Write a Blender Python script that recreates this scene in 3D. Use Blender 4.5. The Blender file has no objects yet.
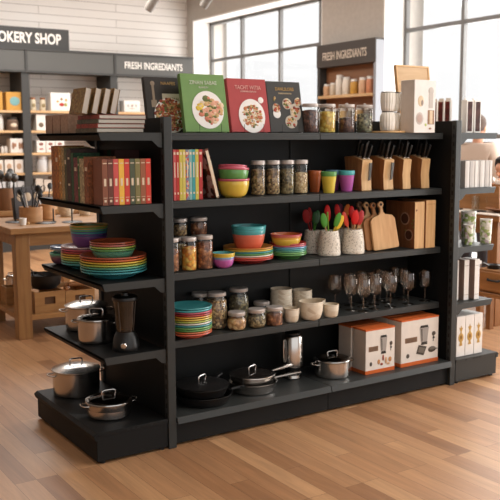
import bpy, math, random
from mathutils import Vector, Matrix
R = math.radians
random.seed(11)
C = bpy.context.scene.collection
SC = bpy.context.scene

# ------------------------------------------------------------------ materials
_M = {}
def lin(c):
    return tuple(((v/255.0)/12.92 if v/255.0 <= 0.04045 else ((v/255.0+0.055)/1.055)**2.4) for v in c)
def mat(name, rgb, rough=0.5, metal=0.0, **kw):
    key = name
    if key in _M: return _M[key]
    m = bpy.data.materials.new(name); m.use_nodes = True
    b = m.node_tree.nodes['Principled BSDF']
    b.inputs['Base Color'].default_value = (*lin(rgb), 1)
    b.inputs['Roughness'].default_value = rough
    b.inputs['Metallic'].default_value = metal
    if 'coat' in kw: b.inputs['Coat Weight'].default_value = kw['coat']; b.inputs['Coat Roughness'].default_value = 0.15
    if 'trans' in kw: b.inputs['Transmission Weight'].default_value = kw['trans']
    if 'ior' in kw: b.inputs['IOR'].default_value = kw['ior']
    if 'emit' in kw:
        b.inputs['Emission Color'].default_value = (*lin(rgb), 1); b.inputs['Emission Strength'].default_value = kw['emit']
    if 'spec' in kw: b.inputs['Specular IOR Level'].default_value = kw['spec']
    _M[key] = m
    return m
def paint(rgb, rough=0.45, coat=0.0):
    """plain painted / glazed / printed colour with a slight procedural mottling"""
    g_ = sum(rgb)/3; rgb = tuple(int(c*.88+g_*.12) for c in rgb)
    key = 'paint_%d_%d_%d_%d' % (*rgb, int(rough*100))
    if key in _M: return _M[key]
    m = mat(key, rgb, rough)
    nt = m.node_tree; b = nt.nodes['Principled BSDF']
    if rough >= .4: b.inputs['Specular IOR Level'].default_value = .22
    if coat: b.inputs['Coat Weight'].default_value = coat
    tc = nt.nodes.new('ShaderNodeTexCoord'); n = nt.nodes.new('ShaderNodeTexNoise')
    n.inputs['Scale'].default_value = 22; n.inputs['Detail'].default_value = 3
    hs = nt.nodes.new('ShaderNodeHueSaturation'); hs.inputs['Color'].default_value = (*lin(rgb), 1)
    mr = nt.nodes.new('ShaderNodeMapRange'); mr.inputs['To Min'].default_value = 0.88; mr.inputs['To Max'].default_value = 1.1
    nt.links.new(tc.outputs['Object'], n.inputs['Vector']); nt.links.new(n.outputs['Fac'], mr.inputs['Value'])
    nt.links.new(mr.outputs['Result'], hs.inputs['Value']); nt.links.new(hs.outputs['Color'], b.inputs['Base Color'])
    return m
def speckle(name, base, spots, scale=60, thr=0.35, rough=0.5, bump=0.0):
    """voronoi cells coloured from a list of colours (seeds, pasta, patterned print)"""
    if name in _M: return _M[name]
    m = mat(name, base, rough); nt = m.node_tree; b = nt.nodes['Principled BSDF']
    tc = nt.nodes.new('ShaderNodeTexCoord'); v = nt.nodes.new('ShaderNodeTexVoronoi'); v.inputs['Scale'].default_value = scale
    cr = nt.nodes.new('ShaderNodeValToRGB'); cr.color_ramp.interpolation = 'CONSTANT'
    cols = [base]+list(spots); el = cr.color_ramp.elements
    while len(el) < len(cols): el.new(0.5)
    for i, c in enumerate(cols):
        el[i].position = i/len(cols); el[i].color = (*lin(c), 1)
    sep = nt.nodes.new('ShaderNodeSeparateColor')
    nt.links.new(tc.outputs['Object'], v.inputs['Vector']); nt.links.new(v.outputs['Color'], sep.inputs['Color'])
    nt.links.new(sep.outputs['Red'], cr.inputs['Fac'])
    mx = nt.nodes.new('ShaderNodeMix'); mx.data_type = 'RGBA'; mx.blend_type = 'MULTIPLY'; mx.inputs['Factor'].default_value = 1
    mr = nt.nodes.new('ShaderNodeMapRange'); mr.inputs['From Max'].default_value = 0.75
    mr.inputs['To Min'].default_value = 1.05; mr.inputs['To Max'].default_value = thr
    nt.links.new(v.outputs['Distance'], mr.inputs['Value'])
    nt.links.new(cr.outputs['Color'], mx.inputs[6]); nt.links.new(mr.outputs['Result'], mx.inputs[7])
    nt.links.new(mx.outputs[2], b.inputs['Base Color'])
    if bump:
        bp = nt.nodes.new('ShaderNodeBump'); bp.invert = True; bp.inputs['Strength'].default_value = bump; bp.inputs['Distance'].default_value = 0.004
        nt.links.new(v.outputs['Distance'], bp.inputs['Height']); nt.links.new(bp.outputs['Normal'], b.inputs['Normal'])
    return m
def wood(name, c1, c2, axis='X', scale=6, rough=0.5):
    if name in _M: return _M[name]
    m = mat(name, c1, rough); nt = m.node_tree; b = nt.nodes['Principled BSDF']
    tc = nt.nodes.new('ShaderNodeTexCoord'); mp = nt.nodes.new('ShaderNodeMapping')
    s = {'X': (0.12, 1, 1), 'Y': (1, 0.12, 1), 'Z': (1, 1, 0.1)}[axis]
    mp.inputs['Scale'].default_value = tuple(scale*k for k in s)
    n = nt.nodes.new('ShaderNodeTexNoise'); n.inputs['Scale'].default_value = 5; n.inputs['Detail'].default_value = 6; n.inputs['Distortion'].default_value = 0.4
    cr = nt.nodes.new('ShaderNodeValToRGB'); cr.color_ramp.elements[0].position = 0.3; cr.color_ramp.elements[1].position = 0.7
    cr.color_ramp.elements[0].color = (*lin(c2), 1); cr.color_ramp.elements[1].color = (*lin(c1), 1)
    nt.links.new(tc.outputs['Object'], mp.inputs['Vector']); nt.links.new(mp.outputs['Vector'], n.inputs['Vector'])
    nt.links.new(n.outputs['Fac'], cr.inputs['Fac']); nt.links.new(cr.outputs['Color'], b.inputs['Base Color'])
    return m
def thin_glass(name, tint=(250, 252, 251), refl=0.10):
    if name in _M: return _M[name]
    m = bpy.data.materials.new(name); m.use_nodes = True; nt = m.node_tree; nt.nodes.clear()
    o = nt.nodes.new('ShaderNodeOutputMaterial'); t = nt.nodes.new('ShaderNodeBsdfTransparent'); g = nt.nodes.new('ShaderNodeBsdfGlossy')
    t.inputs['Color'].default_value = (*lin(tint), 1); g.inputs['Roughness'].default_value = 0.05
    lw = nt.nodes.new('ShaderNodeFresnel'); lw.inputs['IOR'].default_value = 1.45
    ge = nt.nodes.new('ShaderNodeNewGeometry'); bi = nt.nodes.new('ShaderNodeMapRange'); bi.inputs['To Min'].default_value = 1.45; bi.inputs['To Max'].default_value = 1/1.45
    nt.links.new(ge.outputs['Backfacing'], bi.inputs['Value']); nt.links.new(bi.outputs['Result'], lw.inputs['IOR'])
    mr = nt.nodes.new('ShaderNodeMapRange'); mr.inputs['To Min'].default_value = refl*.4; mr.inputs['To Max'].default_value = 0.9
    mx = nt.nodes.new('ShaderNodeMixShader')
    nt.links.new(lw.outputs[0], mr.inputs['Value']); nt.links.new(mr.outputs['Result'], mx.inputs['Fac'])
    nt.links.new(t.outputs[0], mx.inputs[1]); nt.links.new(g.outputs[0], mx.inputs[2]); nt.links.new(mx.outputs[0], o.inputs['Surface'])
    _M[name] = m
    return m

CHAR = mat('charcoal_powder_coat', (51, 53, 52), 0.45, spec=.35)
CHARD = mat('charcoal_shaded', (19, 20, 20), 0.6, spec=.25)  # near-black copy of the charcoal, interior shade put into its colour
BLACK = mat('black_slot', (8, 8, 8), 0.7)
STEEL = mat('brushed_steel', (205, 200, 195), 0.22, 1.0)
STEELD = mat('dark_steel', (90, 88, 86), 0.3, 1.0)
LIDM = mat('jar_lid_metal', (194, 184, 177), 0.4, 0.35)
IRON = mat('black_cast_iron', (24, 23, 23), 0.42)
BLKPL = mat('black_plastic', (17, 17, 17), 0.38)
GLASS = thin_glass('clear_glass')
WGLASS = thin_glass('wine_glass', (246, 240, 234), 0.20)
SMOKE = thin_glass('smoked_glass', (150, 142, 135), 0.16)
PANEG = thin_glass('window_glass', (253, 253, 253), 0.0)
PAGES = mat('paper_pages', (196, 188, 176), 0.8)
WHITE = mat('white_card', (232, 228, 222), 0.6)
CREAM = speckle('cream_stoneware', (222, 208, 186), [(214, 198, 174), (228, 216, 196), (205, 186, 160)], 30, 0.97, 0.45)
OAK = wood('oak_table', (174, 130, 80), (144, 100, 56), 'X', 6)
OAKZ = wood('oak_leg', (166, 124, 76), (138, 96, 54), 'Z', 6)
PINE = wood('light_pine', (222, 182, 130), (196, 152, 100), 'X', 5)
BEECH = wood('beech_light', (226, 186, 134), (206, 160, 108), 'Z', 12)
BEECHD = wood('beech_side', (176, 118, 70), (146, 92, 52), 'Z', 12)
WALN = wood('walnut', (140, 92, 56), (104, 64, 38), 'Z', 12)
ORANGE = paint((214, 98, 40))

# ------------------------------------------------------------------ mesh builder
class MB:
    def __init__(s): s.v = []; s.f = []; s.mi = []; s.cur = 0
    def _add(s, vs, fs, M=None):
        n = len(s.v)
        for p in vs: s.v.append(tuple(M @ Vector(p)) if M is not None else tuple(p))
        for f in fs: s.f.append(tuple(i+n for i in f)); s.mi.append(s.cur)
        return s
    def mat(s, i): s.cur = i; return s
    def box(s, x0, y0, z0, x1, y1, z1, M=None):
        vs = [(x0,y0,z0),(x1,y0,z0),(x1,y1,z0),(x0,y1,z0),(x0,y0,z1),(x1,y0,z1),(x1,y1,z1),(x0,y1,z1)]
        return s._add(vs, [(0,3,2,1),(4,5,6,7),(0,1,5,4),(1,2,6,5),(2,3,7,6),(3,0,4,7)], M)
    def prism(s, poly, a, b, plane='XZ', M=None):
        """polygon in a plane, extruded from a to b along the third axis"""
        def p3(p, t): return {'XZ': (p[0], t, p[1]), 'XY': (p[0], p[1], t), 'YZ': (t, p[0], p[1])}[plane]
        n = len(poly); vs = [p3(p, a) for p in poly]+[p3(p, b) for p in poly]
        fs = [tuple(range(n)), tuple(range(2*n-1, n-1, -1))]+[(i, i+n, (i+1) % n+n, (i+1) % n) for i in range(n)]
        return s._add(vs, fs, M)
    def lathe(s, prof, seg=32, c=(0, 0, 0), M=None):
        vs = []; fs = []; rings = []
        for r, z in prof:
            if r < 1e-5: rings.append([len(vs)]); vs.append((c[0], c[1], c[2]+z))
            else:
                rings.append(list(range(len(vs), len(vs)+seg)))
                for k in range(seg):
                    a = 2*math.pi*k/seg; vs.append((c[0]+r*math.cos(a), c[1]+r*math.sin(a), c[2]+z))
        for A, B in zip(rings, rings[1:]):
            for k in range(seg):
                k2 = (k+1) % seg
                if len(A) == 1 and len(B) == 1: continue
                if len(A) == 1: fs.append((A[0], B[k2], B[k]))
                elif len(B) == 1: fs.append((A[k], A[k2], B[0]))
                else: fs.append((A[k], A[k2], B[k2], B[k]))
        return s._add(vs, fs, M)
    def tube(s, pts, r, seg=8, closed=False, M=None):
        pts = [Vector(p) for p in pts]; n = len(pts); vs = []; fs = []
        rr = r if isinstance(r, (list, tuple)) else [r]*n
        prev = None
        for i in range(n):
            if closed: t = pts[(i+1) % n]-pts[i-1]
            else: t = pts[min(i+1, n-1)]-pts[max(i-1, 0)]
            t.normalize()
            if prev is None:
                u = t.cross(Vector((0, 0, 1)))
                if u.length < 1e-3: u = t.cross(Vector((0, 1, 0)))
            else: u = prev-t*prev.dot(t)
            u.normalize(); prev = u; w = t.cross(u)
            for k in range(seg):
                a = 2*math.pi*k/seg; vs.append(tuple(pts[i]+(u*math.cos(a)+w*math.sin(a))*rr[i]))
        m = n if closed else n-1
        for i in range(m):
            j = (i+1) % n
            for k in range(seg): fs.append((i*seg+k, i*seg+(k+1) % seg, j*seg+(k+1) % seg, j*seg+k))
        if not closed: fs.append(tuple(range(seg-1, -1, -1))); fs.append(tuple((n-1)*seg+k for k in range(seg)))
        return s._add(vs, fs, M)
    def ball(s, c, rx, ry=None, rz=None, seg=12, rings=7, M=None):
        ry = ry or rx; rz = rz or rx; vs = [(c[0], c[1], c[2]-rz)]; fs = []
        for i in range(1, rings):
            p = math.pi*i/rings-math.pi/2
            for k in range(seg):
                a = 2*math.pi*k/seg; vs.append((c[0]+rx*math.cos(p)*math.cos(a), c[1]+ry*math.cos(p)*math.sin(a), c[2]+rz*math.sin(p)))
        vs.append((c[0], c[1], c[2]+rz)); L = len(vs)-1
        for k in range(seg): fs.append((0, 1+(k+1) % seg, 1+k)); fs.append((L, L-seg+k, L-seg+(k+1) % seg))
        for i in range(rings-2):
            for k in range(seg):
                a = 1+i*seg+k; b = 1+i*seg+(k+1) % seg; fs.append((a, b, b+seg, a+seg))
        return s._add(vs, fs, M)
    def build(s, name, mats, parent=None, bevel=0.0, loc=(0, 0, 0), rot=(0, 0, 0), ang=32):
        me = bpy.data.meshes.new(name); me.from_pydata(s.v, [], s.f)
        for m in (mats if isinstance(mats, (list, tuple)) else [mats]): me.materials.append(m)
        for p, i in zip(me.polygons, s.mi): p.material_index = i; p.use_smooth = True
        me.update(); me.set_sharp_from_angle(angle=R(ang))
        o = bpy.data.objects.new(name, me); C.objects.link(o); o.location = loc; o.rotation_euler = rot
        if parent: o.parent = parent
        if bevel:
            bv = o.modifiers.new('bevel', 'BEVEL'); bv.width = bevel; bv.segments = 2; bv.limit_method = 'ANGLE'; bv.angle_limit = R(40)
        return o
def T(x=0, y=0, z=0, rx=0, ry=0, rz=0):
    return Matrix.Translation((x, y, z)) @ Matrix.Rotation(rz, 4, 'Z') @ Matrix.Rotation(ry, 4, 'Y') @ Matrix.Rotation(rx, 4, 'X')

# ------------------------------------------------------------------ tagging
def tag(o, label, cat, group=None, kind=None):
    if label: o['label'] = label
    if cat: o['category'] = cat
    if group: o['group'] = group
    if kind: o['kind'] = kind
    return o
def thing(name, label, cat, loc=(0, 0, 0), rz=0, group=None, rx=0, ry=0):
    o = bpy.data.objects.new(name, None); C.objects.link(o); o.empty_display_size = 0.05
    o.location = loc; o.rotation_euler = (rx, ry, rz)
    return tag(o, label, cat, group)
def dup(src, loc, rz=0, label=None, group=None, rx=0, ry=0, s=None):
    """copies a thing, its parts and their sub-parts; copies share the mesh data"""
    def cp(o, par):
        c = o.copy(); C.objects.link(c); c.parent = par
        for ch in [x for x in o.children]: cp(ch, c)
        return c
    r = cp(src, None); r.location = loc; r.rotation_euler = (rx, ry, rz)
    if s: r.scale = s if isinstance(s, tuple) else (s, s, s)
    if label: r['label'] = label
    if group: r['group'] = group
    return r
def struct(name, mb, m, **k):
    o = mb.build(name, m, **k); o['kind'] = 'structure'; return o
def text(s, size, m, parent, loc, rot, name='lettering', sx=1.0, off=0.0, ext=0.0008, align='LEFT'):
    cu = bpy.data.curves.new(name, 'FONT'); cu.body = s; cu.size = size; cu.extrude = ext; cu.offset = off; cu.align_x = align
    cu.materials.append(m); cu.resolution_u = 3
    tmp = bpy.data.objects.new('tmp', cu); C.objects.link(tmp)
    dg = bpy.context.evaluated_depsgraph_get(); me = bpy.data.meshes.new_from_object(tmp.evaluated_get(dg)); me.name = name
    bpy.data.objects.remove(tmp); bpy.data.curves.remove(cu)
    o = bpy.data.objects.new(name, me); C.objects.link(o); o.parent = parent; o.location = loc; o.rotation_euler = rot; o.scale = (sx, 1, 1)
    return o
ORD = ['first', 'second', 'third', 'fourth', 'fifth', 'sixth', 'seventh', 'eighth', 'ninth', 'tenth', 'eleventh', 'twelfth', 'thirteenth']
FACE = (R(90), 0, 0)        # flat things drawn on a face that looks towards -Y
FACEX = (R(90), 0, R(-90))  # ... towards -X

# shelf heights
Z1, Z2, Z3, Z4, Z5 = 1.432, 1.123, 0.790, 0.467, 0.143
L, D, H = 1.805, 0.766, 1.50

# ------------------------------------------------------------------ room
def build_room():
    # floor planks run along Y
    m = bpy.data.materials.new('oak_plank_floor'); m.use_nodes = True; nt = m.node_tree; b = nt.nodes['Principled BSDF']
    tc = nt.nodes.new('ShaderNodeTexCoord'); mp = nt.nodes.new('ShaderNodeMapping'); mp.inputs['Rotation'].default_value = (0, 0, R(90))
    br = nt.nodes.new('ShaderNodeTexBrick'); br.offset = 0.37; br.offset_frequency = 3
    br.inputs['Scale'].default_value = 1; br.inputs['Brick Width'].default_value = 0.78; br.inputs['Row Height'].default_value = 0.092
    br.inputs['Mortar Size'].default_value = 0.0009; br.inputs['Mortar Smooth'].default_value = 0.2
    br.inputs['Color1'].default_value = (0, 0, 0, 1); br.inputs['Color2'].default_value = (1, 1, 1, 1); br.inputs['Mortar'].default_value = (0.3, 0.3, 0.3, 1)
    cr = nt.nodes.new('ShaderNodeValToRGB'); el = cr.color_ramp.elements
    cols = [(0.0, (142, 100, 68)), (0.14, (166, 121, 84)), (0.45, (181, 136, 97)), (0.75, (192, 148, 107)), (1.0, (174, 128, 90))]
    while len(el) < len(cols): el.new(0.5)
    for e, (p, c) in zip(el, cols): e.position = p; e.color = (*lin(c), 1)
    mp2 = nt.nodes.new('ShaderNodeMapping'); mp2.inputs['Scale'].default_value = (14, 0.9, 1)
    n = nt.nodes.new('ShaderNodeTexNoise'); n.inputs['Scale'].default_value = 2.2; n.inputs['Detail'].default_value = 8; n.inputs['Roughness'].default_value = 0.65; n.inputs['Distortion'].default_value = 0.8
    sc = nt.nodes.new('ShaderNodeVectorMath'); sc.operation = 'SCALE'; sc.inputs['Scale'].default_value = 7.0
    ad = nt.nodes.new('ShaderNodeVectorMath'); ad.operation = 'ADD'
    mr = nt.nodes.new('ShaderNodeMapRange'); mr.inputs['From Min'].default_value = 0.3; mr.inputs['From Max'].default_value = 0.7; mr.inputs['To Min'].default_value = 0.78; mr.inputs['To Max'].default_value = 1.12
    mx = nt.nodes.new('ShaderNodeMix'); mx.data_type = 'RGBA'; mx.blend_type = 'MULTIPLY'; mx.inputs['Factor'].default_value = 1
    mo = nt.nodes.new('ShaderNodeMix'); mo.data_type = 'RGBA'; mo.inputs[7].default_value = (*lin((96, 64, 40)), 1)
    Lk = nt.links.new
    Lk(tc.outputs['Object'], mp.inputs['Vector']); Lk(mp.outputs['Vector'], br.inputs['Vector']); Lk(br.outputs['Color'], cr.inputs['Fac'])
    Lk(tc.outputs['Object'], mp2.inputs['Vector']); Lk(br.outputs['Color'], sc.inputs[0]); Lk(mp2.outputs['Vector'], ad.inputs[0]); Lk(sc.outputs['Vector'], ad.inputs[1]); Lk(ad.outputs['Vector'], n.inputs['Vector'])
    Lk(n.outputs['Fac'], mr.inputs['Value']); Lk(cr.outputs['Color'], mx.inputs[6]); Lk(mr.outputs['Result'], mx.inputs[7])
    Lk(br.outputs['Fac'], mo.inputs['Factor']); Lk(mx.outputs[2], mo.inputs[6]); Lk(mo.outputs[2], b.inputs['Base Color'])
    b.inputs['Roughness'].default_value = 0.42
    struct('floor', MB().box(-5, -6, -0.1, 4.42, 7.75, 0), m)

    # shiplap wall (left in the photo) : thin horizontal grooves and sparse butt joints
    s = bpy.data.materials.new('white_shiplap'); s.use_nodes = True; nt = s.node_tree; b = nt.nodes['Principled BSDF']
    tc = nt.nodes.new('ShaderNodeTexCoord'); mp = nt.nodes.new('ShaderNodeMapping'); mp.inputs['Rotation'].default_value = (R(-90), 0, 0)
    br = nt.nodes.new('ShaderNodeTexBrick'); br.inputs['Scale'].default_value = 1; br.inputs['Brick Width'].default_value = 2.2; br.inputs['Row Height'].default_value = 0.105
    br.inputs['Mortar Size'].default_value = 0.0035; br.inputs['Color1'].default_value = (*lin((238, 232, 226)), 1); br.inputs['Color2'].default_value = (*lin((234, 227, 220)), 1)
    br.inputs['Mortar'].default_value = (*lin((168, 158, 150)), 1)
    nt.links.new(tc.outputs['Object'], mp.inputs['Vector']); nt.links.new(mp.outputs['Vector'], br.inputs['Vector']); nt.links.new(br.outputs['Color'], b.inputs['Base Color'])
    b.inputs['Roughness'].default_value = 0.6
    struct('wall_left', MB().box(-5, 7.75, 0, 4.42, 7.9, 3.5), s)

    # window wall: X = 4.42 inside face, glass at X = 4.725
    tp = paint((190, 180, 170), 0.8)
    w = MB(); x0, x1 = 4.42, 5.0
    w.box(x0, 7.6, 0, x1, 7.9, 3.5)
    w.box(x0, 3.545, 0, x1, 4.58, 3.5)
    w.box(x0, -6, 3.1, x1, 7.6, 3.5)
    w.box(x0, 4.58, 0, x1, 7.6, 0.25); w.box(x0, -3.3, 0, x1, 3.545, 0.25); w.box(x0, -6, 0, x1, -3.3, 3.1)
    struct('wall_right', w, tp)
    rv = mat('white_reveal', (240, 238, 234), 0.6)
    t = MB()
    for (a, c) in ((4.58, 7.6), (-3.3, 3.545)):
        t.box(4.425, c-0.02, 0.25, 4.76, c-0.001, 3.099); t.box(4.425, a+0.001, 0.25, 4.76, a+0.02, 3.099)
        t.box(4.425, a+0.02, 3.08, 4.76, c-0.02, 3.099); t.box(4.40, a+0.02, 0.251, 4.76, c-0.02, 0.28)
    struct('trim_1', t, rv)
    fr = mat('grey_window_frame', (112, 110, 108), 0.5)
    for i, (a, c, ms) in enumerate(((4.6, 7.58, (4.98, 5.83, 6.74)), (-3.28, 3.525, (2.70, 1.85, 1.0, 0.15, -0.7, -1.55, -2.4)))):
        f = MB(); xg = 4.70
        f.box(xg, a, 0.28, xg+.05, a+.035, 3.08); f.box(xg, c-.035, 0.28, xg+.05, c, 3.08)
        f.box(xg, a, 0.28, xg+.05, c, 0.32); f.box(xg, a, 3.04, xg+.05, c, 3.08)
        for y in ms: f.box(xg, y-.02, 0.28, xg+.05, y+.02, 3.08)
        for z in (2.54, 1.42): f.box(xg+.003, a, z-.02, xg+.047, c, z+.02)
        o = struct('window_%d' % (i+1), f, fr)
        MB().box(xg+.022, a+.02, 0.3, xg+.028, c-.02, 3.06).build('pane', PANEG, o)
    struct('ceiling', MB().box(-5, -6, 3.5, 5.0, 7.9, 3.6), paint((235, 232, 228), 0.8))
    struct('wall_unseen_left', MB().box(-5.1, -6, 0, -5.0, 7.9, 3.5), paint((150, 142, 134), 0.8))  # unseen wall added to keep light off the left-facing sides
    struct('baseboard_left', MB().box(-5, 7.735, 0, 4.41, 7.75, 0.1), rv)

# ------------------------------------------------------------------ gondola
def build_gondola():
    g = thing('gondola_shelving', 'long charcoal metal two-bay gondola shelving unit loaded with kitchenware on the wood floor', 'shelving', (0, 0, 0))
    for x, nm in ((0, 0), (L, 1)):
        MB().box(x-.012, .03, .0, x+.012, D-.03, H-.002).build('end_panel', CHARD, g, bevel=.002)
        for y in (0, D-.034):
            MB().box(x-.022, y, 0, x+.018, y+.034, H).build('post', CHAR, g, bevel=.002)
        s = MB(); z = .1
        while z < H-.04:
            s.box(x-.0232, .012, z, x-.021, .024, z+.022); z += .045
        s.build('slot_row', BLACK, g)
    MB().box(.012, .372, .02, L-.012, .394, H).build('back_panel', CHARD, g)
    MB().box(.922, .366, .14, .928, .372, H).build('panel_seam', BLACK, g)
    for side in (0, 1):
        for bx in ((.02, .912), (.916, L-.02)):
            for z in (Z1, Z2, Z3, Z4+.004):
                sh = MB()
                if side == 0: sh.box(bx[0], .10, z-.012, bx[1], .370, z).box(bx[0], .10, z-.034, bx[1], .112, z-.011)
                else: sh.box(bx[0], .396, z-.012, bx[1], D-.10, z).box(bx[0], D-.112, z-.034, bx[1], D-.10, z-.011)
                sh.build('shelf', CHAR, g, bevel=.0015)
            sh = MB(); z = Z5
            if side == 0:
                sh.prism([(-.004, z), (.370, z), (.370, z-.012), (.01, z-.012), (.005, z-.03), (-.014, z-.03)], bx[0], bx[1], 'YZ')
            else:
                sh.prism([(.396, z), (D, z), (D+.014, z-.03), (D-.005, z-.03), (D-.01, z-.012), (.396, z-.012)], bx[0], bx[1], 'YZ')
            sh.build('base_shelf', CHAR, g, bevel=.001)
            y0, y1 = ((.02, .04) if side == 0 else (D-.04, D-.02))
            MB().box(bx[0], y0, .012, bx[1], y1, z-.012).build('kick_plate', CHARD, g)
    for s_, nm in ((-1, 'left'), (1, 'right')):
        X0 = 0 if s_ < 0 else L
        lab = ('charcoal end-of-aisle shelf unit on the left holding old books, plates, pots and a blender' if s_ < 0 else
               'charcoal end-of-aisle shelf unit on the right holding white boxes and floral cups')
        e = thing('endcap_shelving', lab, 'shelving', (X0, 0, 0))
        W, Wb = .326, .37
        def X(a): return s_*a
        def bb(mb, a, b, y0, y1, z0, z1): return mb.box(min(X(a), X(b)), y0, z0, max(X(a), X(b)), y1, z1)
        for z in (Z1, Z2, Z3, Z4):
            sh = MB(); bb(sh, .026, W, .012, D-.012, z-.012, z)
            p = [(X(W), z), (X(W), z-.01), (X(W-.016), z-.034), (X(W-.03), z-.034), (X(W-.03), z-.011)]
            sh.prism(p, .012, D-.012, 'XZ')
            sh.build('shelf', CHARD if s_ < 0 else CHAR, e, bevel=.0012)  # left unit takes the near-black copy, its shade painted in
            for y in (.010, D-.014):
                p = [(X(.026), z-.001), (X(W-.004), z-.001), (X(W-.014), z-.033), (X(.075), z-.034), (X(.045), z-.062), (X(.026), z-.066)]
                MB().prism(p, y, y+.004, 'XZ').build('bracket', CHAR, e)
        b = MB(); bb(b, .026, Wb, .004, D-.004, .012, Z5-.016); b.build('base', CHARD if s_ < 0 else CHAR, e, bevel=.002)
        b = MB(); bb(b, .026, Wb, 0, D, Z5-.017, Z5)
        p = [(X(Wb), Z5), (X(Wb+.016), Z5-.012), (X(Wb+.008), Z5-.034), (X(Wb-.01), Z5-.034), (X(Wb-.01), Z5-.012)]
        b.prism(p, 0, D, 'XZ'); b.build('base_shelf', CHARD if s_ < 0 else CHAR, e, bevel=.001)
        q = MB()
        for i, a in enumerate((.10, .165, .19, .215)): bb(q, a, a+.014, -.0008, .002, Z5-.013, Z5-.006)
        q.build('slot_row', BLACK, e)
        for a in (.05, Wb-.03):
            for y in (.02, D-.02): MB().lathe([(0, 0), (.012, 0), (.012, .014), (0, .014)], 12, (X(a), y, 0)).build('foot', BLACK, e)

# ------------------------------------------------------------------ crockery
def plate(name, r, h, col, loc, label, group, cat='plate', seg=40):
    m = paint(col, 0.3, 0.3)
    p = [(0, .003), (r*.5, .003), (r*.55, 0), (r*.6, 0), (r*.62, .004), (r*.84, h*.50), (r*.95, h-.009), (r, h-.0055), (r*1.0, h-.001), (r*.99, h), (r*.975, h-.0005), (r*.94, h-.0045), (r*.83, h*.50+.003), (r*.6, .0075), (0, .0065)]
    o = MB().lathe(p, seg).build(name, m, None, loc=loc, ang=50)
    return tag(o, label, cat, group)
def bowl(r, h, col, loc, label, group=None, rim=None, inner=None, k=.5, name='bowl', tilt=(0, 0, 0), m=None):
    m = m or paint(col, 0.3, 0.3)
    p = [(0, .004), (r*(k-.05), .004), (r*k, 0), (r*(k+.04), .003)]
    for i in range(1, 9):
        t = i/8; p.append((r*(k+.04)+(r*.985-r*(k+.04))*math.sin(t*math.pi/2)**.8, .003+(h-.003)*(1-math.cos(t*math.pi/2))**.9 if i < 8 else h-.001))
    p[-1] = (r*.955, h-.0065)
    p += [(r*.995, h-.005), (r*.998, h-.001), (r*.985, h), (r*.955, h)]
    for i in range(7, 0, -1):
        t = i/8; p.append((r*(k)+(r*.95-r*k)*math.sin(t*math.pi/2)**.8, .008+(h-.008)*(1-math.cos(t*math.pi/2))**.9))
    p.append((0, .008))
    mb = MB().lathe(p, 40)
    o = mb.build(name, m, None, loc=loc, rot=tilt, ang=50)
    tag(o, label, 'bowl', group)
    if rim:
        MB().lathe([(r*.985, h-.008), (r*1.012, h-.004), (r*1.012, h+.001), (r*.99, h+.003), (r*.955, h+.002), (r*.955, h-.008)], 40).build('rim', paint(rim, .3, .3), o, ang=50)
    if inner:
        q = []
        for i in range(8, 0, -1):
            t = i/8; q.append((r*(k)+(r*.95-r*k)*math.sin(t*math.pi/2)**.8-.001, .0095+(h-.0095)*(1-math.cos(t*math.pi/2))**.9))
        q.append((0, .0095)); MB().lathe(q, 40).build('glaze', paint(inner, .3, .3), o, ang=50)
    return o
CN = {}
def cname(c): return CN[c]
def C_(n, *c): CN[tuple(c)] = n; return tuple(c)
TEAL = C_('teal', 62, 158, 160); TURQ = C_('turquoise', 70, 178, 182); RED = C_('red', 190, 52, 44); OR = C_('orange', 216, 108, 48); YEL = C_('yellow', 226, 190, 58)
GRN = C_('green', 92, 158, 76); PNK = C_('pink', 208, 84, 104); LIM = C_('lime green', 176, 190, 76); BLU = C_('light blue', 108, 160, 200); PUR = C_('purple', 120, 62, 128)
MAG = C_('magenta pink', 190, 84, 170); WHT = C_('white', 224, 218, 206); COR = C_('coral red', 224, 96, 66); AQG = C_('sea green', 90, 170, 136); GOLD = C_('mustard yellow', 196, 150, 56); DBL = C_('dark blue', 60, 84, 140)
PLUM = C_('plum', 120, 70, 96); GRY = C_('grey blue', 150, 160, 172)
def plates(x, y, z, r, cols, pitch, h, where, group, r2=None):
    """bottom to top"""
    n = len(cols)
    for i, c in enumerate(cols):
        pos = 'bottom' if i == 0 else ('top' if i == n-1 else ORD[n-1-i]+' from the top')
        rr = r*(1-.004*(i % 3))
        plate('plate', rr, h, c, (x+random.uniform(-.0015, .0015), y+random.uniform(-.0015, .0015), z+i*pitch), '%s plate, %s, %s' % (cname(c), pos, where), group)
    return z+(n-1)*pitch+.008
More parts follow.
